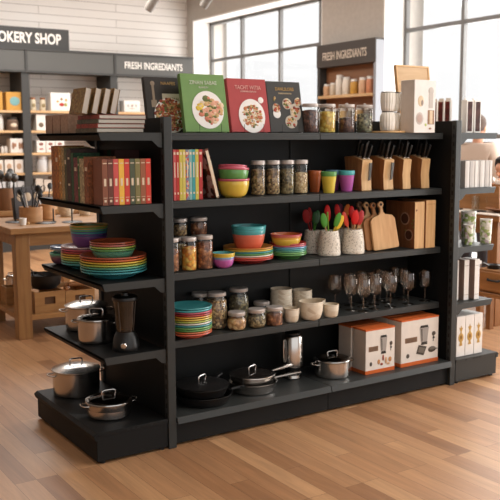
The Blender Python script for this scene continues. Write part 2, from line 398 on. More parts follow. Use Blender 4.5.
def build_crockery():
    # ---- second shelf: nested bowls and tumblers
    z = Z2+.001
    w = 'the stack on the books shelf'
    bowl(.0775, .088, YEL, (.431, .155, z), 'yellow bowl with a pink rim, bottom of the stack beside the leaning book', 'nested bowls on the second shelf', rim=PNK)
    bowl(.0745, .080, GRN, (.429, .155, z+.060), 'green bowl with pink rim nested in the yellow bowl', 'nested bowls on the second shelf', rim=PNK, tilt=(R(-2), R(3), 0))
    bowl(.0700, .060, PNK, (.425, .157, z+.094), 'pink bowl on top of the green bowl by the leaning book', 'nested bowls on the second shelf', inner=MAG, tilt=(R(-4), R(5), 0))
    def cup(x, y, r, h, c, rim, lab):
        t = thing('tumbler', lab, 'cup', (x, y, Z2+.001), group='tapered tumblers on the second shelf')
        p = [(0, .003), (r*.68, 0), (r*.7, .002), (r*.97, h-.022), (r*.93, h-.022), (r*.66, .006), (0, .006)]
        MB().lathe(p, 32).build('body', paint(c, .35), t)
        p = [(r*.975, h-.024), (r*1.0, h-.022), (r*1.01, h-.002), (r*.99, h), (r*.95, h), (r*.935, h-.024)]
        MB().lathe(p+[p[0]], 32).build('rim_band', paint(rim, .35), t)
    cup(1.003, .260, .036, .112, C_('burnt orange', 190, 92, 38), C_('burnt orange', 190, 92, 38), 'orange tumbler behind the yellow tumbler, next to the spice jars')
    cup(1.008, .146, .041, .110, C_('yellow', 222, 196, 60), GRN, 'yellow tumbler with a green rim')
    cup(1.172, .200, .043, .110, MAG, TURQ, 'magenta tumbler with a turquoise rim beside the knife blocks')
    cup(1.165, .305, .040, .110, MAG, BLU, 'magenta tumbler mostly hidden behind the turquoise-rimmed one')
    # ---- third shelf
    z = Z3+.001
    bowl(.052, .050, MAG, (.354, .129, z), 'small magenta bowl, lowest of the little nest beside the pasta jars', 'small nested bowls')
    bowl(.054, .048, BLU, (.354, .129, z+.014), 'small light blue bowl between the magenta and yellow bowls', 'small nested bowls')
    bowl(.0562, .046, YEL, (.354, .129, z+.0265), 'small yellow bowl with turquoise inside, top of the little nest', 'small nested bowls', inner=TEAL)
    g = 'plates under the coral and teal bowls'
    zt = plates(.560, .226, z, .126, [RED, COR, WHT, GRN, TEAL, YEL, C_('ochre orange', 206, 132, 50)], .0092, .026, 'the stack under the coral bowls', g)
    g = 'coral and teal bowls on the plates'
    bowl(.080, .082, COR, (.543, .195, zt), 'coral orange bowl, bottom of the tall bowl stack', g)
    bowl(.083, .080, C_('light coral', 226, 108, 84), (.543, .195, zt+.018), 'light coral bowl above the coral one in the tall bowl stack', g)
    bowl(.0855, .076, TEAL, (.543, .195, zt+.036), 'teal bowl, second from the top of the tall bowl stack', g)
    bowl(.087, .074, TURQ, (.543, .195, zt+.050), 'turquoise bowl on top of the tall bowl stack', g, inner=TEAL)
    g = 'plates under the yellow bowls'
    zt = plates(.806, .226, z, .096, [GRN, C_('grass green', 112, 176, 92), AQG, TEAL, BLU, PNK, RED], .0092, .028, 'the stack under the yellow bowls', g)
    g = 'yellow and red bowls'
    bowl(.078, .052, YEL, (.778, .205, zt), 'yellow bowl standing on the smaller plate stack', g)
    bowl(.0805, .048, C_('golden yellow', 224, 160, 50), (.778, .205, zt+.013), 'golden bowl second from the top on the smaller plate stack', g)
    bowl(.0825, .040, PNK, (.778, .205, zt+.026), 'rosy bowl with an orange inside, top of the smaller stack', g, inner=OR)
    # ---- fourth shelf : rainbow plates and stoneware
    z = Z4+.005
    plates(.186, .165, z, .106, [COR, OR, GRN, C_('grass green', 112, 176, 92), TEAL, WHT, LIM, YEL, C_('golden yellow', 224, 160, 50), RED, PNK, TURQ, TEAL], .0103, .026, 'the rainbow stack on the fourth shelf', 'rainbow plates on the fourth shelf')
    g = 'cream stoneware bowls'
    def sw(x, y, zz, r, h, lab, k=.6): return bowl(r, h, WHT, (x, y, zz), lab, g, m=CREAM, k=k, name='stoneware_bowl')
    for i in range(4): sw(.816, .300, z+i*.026, .060-.0006*i, .068, 'tall stack of cream stoneware bowls: %s bowl' % ['bottom', 'second', 'third', 'top'][i])
    for i in range(4): sw(.958, .305, z+i*.021, .055-.0006*i, .062, 'cream stoneware bowl, %s of the stack behind the large cream bowl' % ['bottom', 'second', 'third', 'top'][i])
    sw(.769, .143, z, .041, .072, 'small cream stoneware cup between the grain jars and the large bowl', .7)
    sw(.891, .140, z, .065, .096, 'largest cream stoneware bowl at the shelf front')
    sw(1.030, .262, z, .043, .070, 'cream stoneware cup half hidden behind the largest bowl')
    sw(1.016, .130, z, .0425, .068, 'small cream stoneware cup right of the large bowl, near the wine glasses', .7)
    # ---- left end unit, third shelf
    z = Z3+.001
    g = 'large rainbow plates on the left end unit'
    zt = plates(-.187, .195, z, .149, [C_('deep turquoise', 60, 160, 170), TEAL, AQG, LIM, YEL, OR, C_('brick red', 184, 84, 52)], .0112, .034, 'the wide stack on the left end unit', g)
    g = 'small dishes on the wide plates'
    zt += .001
    bowl(.096, .045, AQG, (-.180, .212, zt), 'sea green dish, bottom of the small dishes on the wide plates', g, k=.55)
    for i, (c, n) in enumerate(((GRN, 'green dish second from the bottom'), (LIM, 'lime dish in the middle'), (C_('dusty rose', 196, 100, 84), 'dusty rose dish second from the top'), (C_('terracotta', 178, 80, 44), 'terracotta dish on top'))):
        plate('dish', .104, .026, c, (-.180, .212, zt+.026+.0105*i), n+' of the small dishes on the wide plates', g, 'dish')
    g = 'rear rainbow plates on the left end unit'
    zt = plates(-.186, .520, z, .118, [TEAL, AQG, LIM, YEL, C_('golden yellow', 224, 160, 50), RED, PNK, C_('pale rose', 206, 170, 172)], .0112, .030, 'the stack behind the wide plates', g)
    g = 'nest of bowls with a purple base'
    bowl(.088, .075, PUR, (-.150, .560, zt), 'purple bowl, bottom of the nest on the second plate stack', g)
    bowl(.0895, .070, DBL, (-.150, .560, zt+.019), 'dark blue bowl in the nest above the purple bowl', g)
    bowl(.091, .068, TEAL, (-.150, .560, zt+.031), 'teal bowl in the nest above the purple bowl', g)
    bowl(.0925, .066, GRN, (-.150, .560, zt+.042), 'green bowl in the nest above the purple bowl', g)
    bowl(.094, .064, GOLD, (-.150, .560, zt+.053), 'mustard bowl on top of the nest above the purple bowl', g)
    g = 'muted dishes at the far end'
    bowl(.068, .050, PLUM, (-.235, .685, z), 'plum dish at the far end of the plates shelf, left of the plate stacks', g)
    bowl(.070, .045, AQG, (-.235, .685, z+.014), 'sea green dish inside the plum dish at the far end', g)
    plate('plate', .078, .022, GRY, (-.228, .672, z+.062), 'grey blue plate on top of the dishes at the far end', g)
    plate('plate', .076, .022, C_('steel blue', 96, 128, 170), (-.228, .672, z+.069), 'steel blue plate topmost at the far end', g)
    # ---- floral cups, right end unit
    fl = speckle('floral_print', (236, 232, 220), [(228, 226, 208), (132, 154, 84), (160, 176, 104), (236, 232, 222), (200, 178, 178), (226, 224, 206), (172, 186, 118), (238, 234, 226)], 64, .8, .4)
    def mug(x, y, r, h, lab):
        t = thing('floral_cup', lab, 'cup', (x, y, Z3+.001), group='floral cups on the right end unit')
        MB().lathe([(0, .003), (r*.80, 0), (r*.83, .004), (r*.93, h*.5), (r*.98, h-.006), (r*.93, h-.006), (r*.87, h*.5), (r*.74, .007), (0, .007)], 28).build('body', fl, t)
        MB().lathe([(r*.97, h-.008), (r, h-.006), (r, h), (r*.93, h), (r*.93, h-.008), (r*.97, h-.008)], 28).build('rim', WHITE, t)
    mug(2.078, .165, .046, .185, 'tallest floral cup printed with green leaves, back of the three')
    mug(2.126, .072, .036, .142, 'medium floral cup at the outer edge of the right end unit')
    mug(1.985, .078, .029, .118, 'smallest floral cup beside the upright post')

# ------------------------------------------------------------------ jars
def jar(r, h, content, fill, loc, lab, group, shape='straight', lidr=None, lidh=.016, knob=False, label_cat='jar'):
    t = thing('glass_jar', lab, label_cat, loc, group=group)
    hh = h-lidh
    if shape == 'straight':
        p = [(0, 0), (r*.93, 0), (r, .006), (r, hh-.014), (r*.93, hh-.004), (r*.9, hh)]
        c = [(0, .004), (r*.9, .004), (r*.94, .01), (r*.94, hh*fill), (r*.5, hh*fill+.004), (0, hh*fill+.006)]
    else:
        p = [(0, 0), (r*.78, 0), (r*.95, .01), (r, hh*.3), (r, hh*.6), (r*.92, hh*.8), (r*.80, hh*.93), (r*.8, hh)]
        c = [(0, .004), (r*.75, .004), (r*.9, .013), (r*.95, hh*.3), (r*.95, hh*min(.6, fill)), (r*.9, hh*fill), (r*.5, hh*fill+.006), (0, hh*fill+.008)]
    MB().lathe(p, 32).build('glass_body', GLASS, t)
    MB().lathe(c, 32).build('contents', content, t)
    lr = lidr or (r*.97 if shape == 'straight' else r*.88)
    MB().lathe([(0, hh+.001), (lr, hh-.002), (lr*1.02, hh), (lr*1.02, h-.003), (lr*.97, h), (0, h)], 32).build('lid', LIDM, t)
    if knob: MB().lathe([(0, h), (.006, h), (.009, h+.006), (0, h+.009)], 12).build('knob', LIDM, t)
    return t
def build_jars():
    seed = speckle('mixed_seeds', (182, 147, 105), [(119, 91, 66), (223, 191, 142), (89, 72, 56), (202, 170, 119), (147, 114, 79)], 95, .62, .8, .6)
    seed2 = speckle('green_brown_seeds', (147, 130, 93), [(105, 91, 63), (188, 172, 128), (84, 77, 59), (170, 147, 105)], 95, .62, .8, .6)
    seed3 = speckle('pale_grains', (235, 205, 156), [(212, 177, 128), (251, 228, 184), (193, 156, 112)], 110, .7, .8, .6)
    seed4 = speckle('dark_olive_seeds', (135, 123, 96), [(89, 79, 61), (182, 165, 123), (112, 100, 77)], 105, .62, .8, .6)
    pasta = speckle('orange_pasta', (255, 186, 72), [(246, 154, 54), (255, 214, 107), (228, 137, 49)], 60, .68, .7, .8)
    nuts = speckle('brown_nuts', (182, 117, 77), [(147, 89, 59), (214, 149, 105), (123, 75, 54)], 75, .62, .7, .8)
    dark = speckle('dark_beans', (107, 68, 56), [(84, 52, 45), (135, 89, 70), (75, 47, 42)], 100, .65, .6, .6)
    corn = speckle('yellow_pasta', (246, 202, 84), [(223, 172, 59), (255, 230, 123), (223, 175, 66)], 62, .7, .5, .8)
    mix = speckle('herb_mix', (147, 142, 110), [(105, 105, 79), (193, 184, 142), (89, 72, 59)], 90, .65, .7, .6)
    tan = speckle('tan_cereal', (235, 186, 128), [(212, 156, 100), (253, 214, 158), (182, 133, 89)], 55, .68, .7, .8)
    g = 'tall spice jars on the second shelf'
    for i, (x, y, c, n) in enumerate(((.615, .218, seed, 'mixed brown seeds'), (.702, .212, seed, 'mixed brown seeds'), (.786, .206, seed2, 'greenish seeds'), (.868, .200, seed3, 'pale grains'))):
        lab = ['leftmost tall jar of mixed brown seeds beside the nested bowls', 'second tall jar from the left, mixed brown seeds', 'third tall jar, filled with greenish seeds', 'rightmost tall jar, half filled with pale grains, by the orange tumbler'][i]
        jar(.0365, .172, c, .82 if i < 3 else .68, (x, y, Z2+.001), lab, g, lidh=.018)
    g = 'storage jars on the third shelf'
    def q(*a, **k): return jar(*a, **k)
    q(.033, .157, nuts, .72, (.094, .160, Z3+.001), 'jar of brown nuts half hidden by the left post', g)
    q(.036, .157, pasta, .78, (.178, .150, Z3+.001), 'jar filled with orange pasta', g)
    q(.039, .160, nuts, .88, (.264, .150, Z3+.001), 'front jar packed with brown nuts, right of the orange pasta', g)
    q(.036, .145, seed3, .8, (.212, .300, Z3+.001), 'rear jar of pale grains behind the pasta jar', g)
    q(.041, .145, tan, .8, (.325, .305, Z3+.001), 'rear jar of tan cereal peeking out behind the nut jar', g)
    q(.036, .086, seed, .74, (.212, .298, Z3+.1475), 'small jar of mixed seeds stacked at the back left', g)
    q(.042, .086, nuts, .76, (.320, .303, Z3+.1475), 'small wide jar of dark nuts stacked at the back', g)
    g = 'squat jars on the fourth shelf'
    z = Z4+.005
    q(.053, .182, seed, .86, (.375, .232, z), 'large rounded jar of seeds beside the rainbow plates', g, shape='round')
    q(.048, .172, seed, .80, (.330, .318, z), 'tall jar in the shadow behind the large rounded jar', g, shape='round')
    q(.053, .176, seed4, .82, (.550, .303, z), 'tall rounded jar of dark seeds at the back', g, shape='round')
    q(.048, .090, tan, .74, (.441, .150, z), 'small jar of tan cereal in the front row', g, shape='round')
    q(.048, .094, seed2, .72, (.552, .140, z), 'small jar of speckled seeds in the front row', g, shape='round')
    q(.043, .094, nuts, .74, (.655, .133, z), 'small straight jar of brown nuts beside the cream cup', g)
    q(.047, .090, seed4, .7, (.690, .300, z), 'small jar behind the front row near the cream stoneware', g, shape='round')
    g = 'clear jars on the top shelf'
    z = Z1+.001
    for i, (x, c, n, f) in enumerate(((.930, dark, 'dark beans, nearest the books', .84), (1.042, corn, 'yellow pasta', .80), (1.172, dark, 'reddish beans, third from the books', .58), (1.296, mix, 'grey green herbs, nearest the ribbed vases', .74))):
        jar(.0435, .148, c, f, (x, .205, z), 'clear lidded jar on the top shelf with %s' % n, g, lidr=.042, lidh=.014, knob=i > 1)

# ------------------------------------------------------------------ wine glasses
def build_glasses():
    t = thing('wine_glass', '', 'wine glass', (1.246, .147, Z4+.005))
    b = MB().lathe([(.036, .178), (.0385, .150), (.040, .125), (.0375, .102), (.028, .086), (.012, .078), (.005, .076), (.0035, .072)], 32); b.build('glass_bowl', WGLASS, t)
    MB().lathe([(.0040, .074), (.0032, .060), (.003, .03), (.0042, .008), (.008, .004)], 16).build('stem', WGLASS, t)
    MB().lathe([(.008, .004), (.033, .0015), (.034, 0), (0, 0)], 32).build('foot', WGLASS, t)
    front = [(1.214, .200), (1.246, .135), (1.340, .150), (1.455, .150), (1.590, .150), (1.735, .165)]
    back = [(1.190, .310), (1.290, .305), (1.330, .235), (1.420, .250), (1.400, .330), (1.520, .250), (1.540, .330), (1.655, .255), (1.660, .335)]
    fl = ['leftmost front wine glass', 'frontmost wine glass, just right of the leftmost one', 'third wine glass in the front row', 'fourth wine glass in the front row', 'tall-looking fifth wine glass in the front row', 'rightmost wine glass, by the end panel']
    bl = ['back-row wine glass furthest left in the dark', 'back-row wine glass second from the left', 'middle-row wine glass behind the frontmost one', 'middle-row wine glass behind the third front glass', 'back-row wine glass third from the left', 'middle-row wine glass behind the fifth front glass', 'back-row wine glass fourth from the left', 'middle-row wine glass second from the right end', 'back-row wine glass furthest right']
    g = 'clear stemmed wine glasses on the fourth shelf'
    for i, (x, y) in enumerate(front+back):
        lab = (fl+bl)[i]
        if i == 0: t.location = (x, y, Z4+.005); tag(t, lab, 'wine glass', g)
        else: dup(t, (x, y, Z4+.005), label=lab, group=g)

# ------------------------------------------------------------------ books
def book(name, w, h, d, cover, loc, lab, group, rz=0, ry=0, rx=0, bands=None, pages_top=True):
    """spine towards -Y, x = thickness w, y = depth d"""
    t = thing(name, lab, 'book', loc, rz, group, rx, ry)
    c = .0025
    mb = MB().box(0, 0, 0, c, d, h).box(w-c, 0, 0, w, d, h).box(0, -.001, 0, w, c, h)
    mb.build('cover', cover, t, bevel=.0008)
    MB().box(c, c, .003, w-c, d-.004, h-.003).build('pages', PAGES, t)
    if bands:
        b = MB()
        for (z0, z1, m0, m1) in bands: b.box(w*m0, -.0018, h*z0, w*m1, -.0008, h*z1)
        b.build('spine_marks', bands_m[0], t)
    return t
bands_m = [paint((226, 206, 176), .6)]
def build_books():
    # second shelf: bright upright books
    cols = [C_('pink red', 206, 84, 84), C_('red', 190, 52, 44), C_('yellow green', 206, 190, 74), C_('pale yellow', 214, 196, 92), C_('slate and red', 112, 116, 136), C_('aqua', 124, 178, 176), C_('teal', 62, 158, 160), C_('lime yellow', 206, 190, 76), C_('crimson', 184, 52, 52)]
    x = .084; y = .118
    ws = [.0155, .0165, .0165, .0165, .0175, .0165, .0165, .0185, .0205]
    g = 'bright slim books on the second shelf'
    for i, (c, w) in enumerate(zip(cols, ws)):
        if i == 4: m = speckle('slate_red_pattern', (110, 122, 146), [(196, 76, 66), (120, 128, 150), (206, 170, 150)], 90, .9, .6)
        else: m = paint(c, .5)
        book('book', w-.0008, .232, .16, m, (x, y, Z2+.001), 'slim upright book with a %s spine, %s from the left' % (cname(c), ORD[i]), g, bands=[(.9, .95, .2, .8), (.12, .16, .3, .7), (.45, .75, .35, .65)])
        x += w
    book('leaning_book', .020, .238, .17, speckle('dark_food_cover', (60, 44, 38), [(120, 60, 40), (186, 150, 120), (70, 62, 40), (200, 190, 176)], 40, .8, .6), (.312, .120, Z2+.001), 'dark-covered book leaning against the bright slim books', g, ry=R(-15), bands=[(.03, .97, .15, .85)])
    # left end unit, second shelf, front-facing row
    cols = [C_('brown', 120, 70, 50), C_('dark brown', 96, 52, 42), C_('rose red', 184, 70, 66), C_('golden yellow', 212, 160, 54), C_('scarlet', 186, 54, 44), C_('dark green', 70, 76, 58), C_('olive', 112, 104, 62), C_('copper brown', 140, 80, 54), C_('bright red', 196, 58, 44)]
    w = .0255; x = -.302; g = 'matching tall books facing the front of the left end unit'
    for i, c in enumerate(cols):
        book('book', w-.001, .196, .10, paint(tuple(min(255, int(k*1.12+8)) for k in c), .55), (x, .030, Z2+.001), 'book with a %s spine in the front-facing row, %s from its left' % (cname(c), ORD[i]), g, bands=[(.42, .58, .3, .7), (.07, .12, .3, .7), (.90, .92, .15, .85), (.16, .17, .15, .85)])
        x += w
    # side row: spines towards -X
    side = [((150, 88, 52), 'copper patterned', .050, .205), ((188, 168, 130), 'cream and green patterned', .052, .196), ((60, 104, 52), 'bright green', .020, .206), ((126, 62, 66), 'maroon', .048, .200), ((44, 84, 52), 'deep green', .030, .220),
            ((74, 48, 40), 'dark red and black', .052, .238), ((90, 92, 66), 'mossy', .030, .240), ((178, 150, 100), 'tan', .036, .245), ((196, 140, 70), 'amber', .036, .248), ((182, 108, 44), 'orange', .048, .252), ((166, 96, 40), 'dark orange', .046, .250)]
    y = .142; g = 'older books facing outwards on the left end unit'
    for i, (c, n, w, h) in enumerate(side):
        m = speckle('old_spine_%d' % i, c, [tuple(int(k*.8) for k in c), tuple(min(255, int(k*1.15)) for k in c), c, tuple(int(k*.9) for k in c)], 110, .8, .6)
        t = book('old_book', w-.002, h, .13, m, (-.316, y+w, Z2+.001), 'older book with a %s spine, %s back along the outer edge' % (n, ORD[i]), g, rz=R(-90), bands=([(.70, .78, .25, .75)], None, [(.3, .34, .3, .7), (.8, .84, .3, .7)])[i % 3])
        y += w
    g = 'dark books in the inner row'
    y = .20
    for i, (c, n) in enumerate((((60, 30, 26), 'dark red'), ((34, 58, 38), 'dark green'), ((70, 44, 30), 'dark brown'), ((50, 26, 24), 'oxblood'), ((40, 62, 44), 'bottle green'), ((66, 38, 28), 'chestnut'))):
        book('inner_book', .040, .232, .12, paint(c, .7), (-.165, y+.040, Z2+.001), '%s book in the shaded inner row, %s from the front' % (n, ORD[i]), g, rz=R(-90)); y += .042
    # top of left end unit : lying stack of four, spines to -X, pages towards the camera
    g = 'books lying flat on top of the left end unit'
    z = Z1+.001
    for i, (c, n) in enumerate((((110, 96, 74), 'khaki'), ((160, 64, 50), 'red'), ((96, 92, 74), 'grey green'), ((140, 60, 52), 'russet'))):
        t = thing('lying_book', '%s hardback lying flat, %s of the stack' % (n, ['bottom', 'second from the bottom', 'third from the bottom', 'top'][i]), 'book', (-.300+.004*i, .078, z), R(0), g)
        m = speckle('lying_cover_%d' % i, c, [tuple(int(k*.85) for k in c), tuple(min(255, int(k*1.1)) for k in c)], 160, .85, .6)
        W_, D_, h_ = .222, .235, .0185
        MB().box(0, 0, 0, W_, D_, .0022).box(0, 0, h_-.0022, W_, D_, h_).box(-.001, 0, 0, .0025, D_, h_).build('cover', m, t, bevel=.0006)
        MB().box(.003, .002, .0024, W_-.003, D_-.002, h_-.0024).build('pages', PAGES, t)
        z += h_+.0006
    # leaning books standing on the stack
    g = 'old books leaning on top of the lying stack'
    for i, x in enumerate((-.338, -.292, -.248, -.206)):
        m = speckle('leaning_cover_%d' % i, (150, 116, 72), [(136, 116, 72), (158, 122, 66), (124, 86, 50), (160, 134, 84)], 120, .8, .6)
        t = thing('leaning_book', 'worn ochre book leaning on the lying stack, %s from the left' % ORD[i], 'book', (x, .150, z+.0068), 0, g, 0, R(13))
        MB().box(0, 0, 0, .0025, .145, .112).box(.0255, 0, 0, .028, .145, .112).box(0, .1425, 0, .028, .145, .112).build('cover', m, t, bevel=.0008)
        MB().box(.0025, .002, .002, .0255, .142, .110).build('pages', PAGES, t)
    # three brown volumes at the back
    g = 'brown volumes at the far end of the top of the left unit'
    for i, y in enumerate((.60, .50, .40)):
        book('brown_volume', .090, .086, .12, speckle('brown_cloth', (172, 140, 118), [(164, 132, 112), (178, 146, 124)], 120, .95, .8), (-.300, y+.096, Z1+.001), ['farthest chunky brown volume standing behind the lying books', 'middle chunky brown volume', 'nearest chunky brown volume, beside the lying books'][i], g, rz=R(-90))
    # white thin books, right end unit
    g = 'thin white books on the right end unit'
    x = 1.893
    for i in range(11):
        w = (.021, .018, .022, .019, .024, .018, .02, .022, .02, .019, .021)[i]
        book('white_book', w-.0015, .152, .12, paint(((206, 200, 194), (224, 220, 214), (190, 184, 180))[i % 3], .6), (x, .030+.002*(i % 2), Z2+.001), 'thin %s white book, %s from the post' % (['greyish', 'bright', 'darker'][i % 3], ORD[i]), g); x += w

def food(mb, cx, cz, r, n, nm, y=0, sz=.012):
    for i in range(n):
        a = random.uniform(0, 6.28); q = r*math.sqrt(random.random()); s = sz*random.uniform(.6, 1.2)
        mb.mat(random.randrange(nm)); mb.ball((cx+q*math.cos(a), y, cz+q*math.sin(a)), s, .0022, s*random.uniform(.5, 1), 8, 4, )
def cookbook(w, h, cover, loc, lab, rz, draw):
    t = thing('cookbook', lab, 'book', loc, rz, 'display cookbooks on the top shelf', R(-11))
    th = .026
    MB().box(0, 0, 0, w, .003, h).box(0, th-.003, 0, w, th, h).box(-.001, 0, 0, .003, th, h).build('cover', cover, t, bevel=.001)
    MB().box(.003, .003, .003, w-.004, th-.003, h-.003).build('pages', PAGES, t)
    draw(t, w, h)
    s = thing('book_stand', 'thin black wire stand holding up the %s' % lab.split(' standing')[0], 'stand', (loc[0], loc[1], loc[2]-.003), rz, 'wire book stands')
    r_ = .0013
    for x in (w*.28, w*.78):
        MB().tube([(x, -.012, .040), (x, -.014, .002), (x, .03, .001), (x, .085, .002), (x, .034+.03, .16)], r_, 6).build('wire_leg', BLACK, s)
    MB().tube([(w*.28, .064, .16), (w*.78, .064, .16)], r_, 6).build('crossbar', BLACK, s)
    return t
def build_cookbooks():
    foodm = [paint(c, .5) for c in ((178, 74, 50), (104, 112, 56), (206, 166, 108), (196, 112, 66), (222, 196, 160), (128, 56, 42))]
    salmon = paint((206, 120, 92), .5); salmon2 = paint((222, 160, 130), .5)
    gold = paint((190, 150, 84), .5); pale = paint((206, 214, 190), .6); wh = paint((236, 232, 226), .5)
    def disc(t, cx, cz, r, m=None, name='plate_picture', y=-.0012, e=1.0):
        MB().lathe([(0, 0), (r, 0), (r, .0012), (r*.9, .0016), (0, .0008)], 36, M=T(cx, y, cz, rx=R(90)) @ Matrix.Scale(e, 4, (0, 1, 0))).build(name, m or wh, t)
    def pic(t, cx, cz, r, n, y=-.003, sz=.010, ms=foodm):
        mb = MB(); food(mb, cx, cz, r, int(n*2.2), len(ms), y, sz*.8); mb.build('food_picture', ms, t)
    def d_green(t, w, h):
        text('ZINAN SABAE', .026, pale, t, (w*.5, -.0012, h*.82), FACE, sx=.92, align='CENTER')
        text('BLANDEV', .012, pale, t, (w*.5, -.0012, h*.755), FACE, align='CENTER')
        disc(t, w*.55, h*.38, w*.36, e=1.05); pic(t, w*.62, h*.38, w*.25, 26, ms=[salmon, salmon2, foodm[2], salmon2, foodm[1], foodm[4]], sz=.021); pic(t, w*.36, h*.45, w*.08, 5, ms=[paint((226, 190, 60), .5)], sz=.013)
        pic(t, w*.62, h*.20, w*.10, 6, ms=[foodm[1], salmon])
    def d_red(t, w, h):
        text('TACHT WITIA', .028, paint((232, 170, 160), .5), t, (w*.52, -.0012, h*.80), FACE, sx=.85, align='CENTER')
        text('CONIWIA REIPUTS', .011, paint((240, 200, 190), .5), t, (w*.52, -.0012, h*.745), FACE, align='CENTER')
        disc(t, w*.55, h*.30, w*.34, e=1.1); pic(t, w*.55, h*.30, w*.24, 60, ms=[foodm[i] for i in (0, 1, 2, 3, 4)], sz=.011)
        disc(t, w*.82, h*.60, w*.07, name='sauce_picture')
    cr_ = paint((196, 184, 166), .6)
    def d_blk2(t, w, h):
        text('DANLSLOIES', .024, gold, t, (w*.52, -.0012, h*.82), FACE, sx=.85, align='CENTER')
        text('THURES BOWITIES', .010, paint((214, 190, 150), .5), t, (w*.52, -.0012, h*.75), FACE, align='CENTER')
        for (cx, cz, r_, e) in ((.55, .56, .17, 1), (.22, .47, .14, 1), (.78, .40, .2, 1.3), (.62, .2, .22, .9), (.88, .6, .13, 1)):
            disc(t, w*cx, h*cz, w*r_*.8, m=cr_, e=e); pic(t, w*cx, h*cz, w*r_*.62, 9, sz=.011)
        disc(t, w*.22, h*.36, w*.11, name='cup_picture'); pic(t, w*.2, h*.65, w*.05, 4, ms=[foodm[1], foodm[2]], sz=.008)
    def d_blk1(t, w, h):
        text('NAAFES', .022, gold, t, (w*.60, -.0012, h*.86), FACE, align='CENTER')
        MB().box(w*.42, -.0016, h*.48, w*.97, -.0004, h*.70).build('paper_label', paint((196, 188, 164), .6), t)
        text('JUNCRALE', .018, paint((120, 110, 60), .5), t, (w*.70, -.002, h*.58), FACE, sx=1, align='CENTER')
        disc(t, w*.58, h*.30, w*.41, y=-.0018); pic(t, w*.58, h*.31, w*.38, 150, y=-.004, sz=.011, ms=[foodm[i] for i in (0, 1, 3, 5, 2)])
        MB().box(w*.13, -.0016, h*.45, w*.27, -.0004, h*.58).box(w*.17, -.0016, h*.58, w*.23, -.0004, h*.86).ball((w*.2, -.001, h*.88), .012, .001, .012, 10, 5).build('bottle_picture', paint((150, 132, 110), .6), t)
    z = Z1+.005
    cookbook(.205, .262, paint((52, 46, 42), .5), (.046, .275, z), 'black cookbook with pasta standing behind the end post', 0, d_blk1)
    cookbook(.238, .276, paint((112, 152, 84), .5), (.182, .170, z), 'green cookbook with salmon salad standing on the top shelf', 0, d_green)
    cookbook(.225, .264, paint((178, 66, 66), .5), (.448, .190, z), 'red cookbook with a bowl of pasta standing on the top shelf', 0, d_red)
    cookbook(.208, .258, paint((66, 64, 62), .5), (.684, .200, z), 'charcoal cookbook with small dishes standing beside the clear jars', 0, d_blk2)

# ------------------------------------------------------------------ knife blocks
def build_knives():
    g = 'beech knife blocks on the second shelf'
    pos = [(1.245, .160), (1.398, .156), (1.526, .142), (1.662, .138)]
    labs = ['knife block beside the magenta tumbler, nearest the left', 'second knife block from the left', 'third knife block, pushed against the second', 'rightmost knife block, by the end panel']
    nm = ['the leftmost', 'the second', 'the third', 'the rightmost']
    kn = None
    side = [(0, 0), (.125, 0), (.150, .182), (.078, .186), (-.004, .164), (.006, .08)]
    def knife_proto(h):
        k = thing('knife', '', 'knife', (0, 0, 0))
        MB().box(-.007, -.010, 0, .007, .010, .012).build('bolster', STEEL, k, bevel=.002)
        MB().prism([(-.009, .012), (.009, .012), (.010, .05), (.013, h-.012), (.006, h), (-.008, h-.004), (-.010, .05)], -.0065, .0065, 'YZ').build('handle', BLKPL, k, bevel=.003)
        r = MB()
        for z in (.03, .052, .074):
            if z < h-.02: r.lathe([(0, 0), (.0028, 0), (.0028, .0142), (0, .0142)], 8, M=T(-.0071, 0, z, ry=R(90)))
        r.build('rivets', STEEL, k)
        return k
    ks = [knife_proto(.100), knife_proto(.085)]; used = set()
    kg = 'black-handled knives in the blocks'
    for bi, (x, y) in enumerate(pos):
        w = (.070, .072, .060, .064)[bi]
        b = thing('knife_block', labs[bi], 'knife block', (x, y, Z2+.001), 0, g)
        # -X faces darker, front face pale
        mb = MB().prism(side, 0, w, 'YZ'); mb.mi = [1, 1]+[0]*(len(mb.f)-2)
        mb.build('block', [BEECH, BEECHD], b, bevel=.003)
        s = MB()
        if bi in (0, 1): s.prism([(w*.52, .055), (w*.72, .060), (w*.80, .150), (w*.55, .150)], -.012, -.006, 'XZ', M=T(0, .004, 0, rx=R(4)))
        else: s.box(w*.3, .085, .186, w*.4, .13, .1875)
        s.build('slot_plate' if bi > 1 else 'scissor_blade', STEELD if bi < 2 else BLACK, b)
        k = 0
        for (fx, fy, fz, hi) in ((.30, .018, .171, 0), (.72, .018, .171, 1), (.28, .052, .180, 1), (.70, .052, .180, 0), (.50, .095, .186, 0)):
            src = ks[hi]; lab = 'black-handled knife in %s knife block, %s' % (nm[bi], ['front left slot', 'front right slot', 'middle left slot', 'middle right slot', 'rear slot'][k])
            p = (x+w*fx, y+fy, Z2+fz-.003); rx_ = R(20); ry_ = R((-3, 4, -2, 3, 0)[k])
            if hi not in used: used.add(hi); src.location = p; src.rotation_euler = (rx_, ry_, 0); tag(src, lab, 'knife', kg)
            else: dup(src, p, label=lab, group=kg, rx=rx_, ry=ry_)
            k += 1

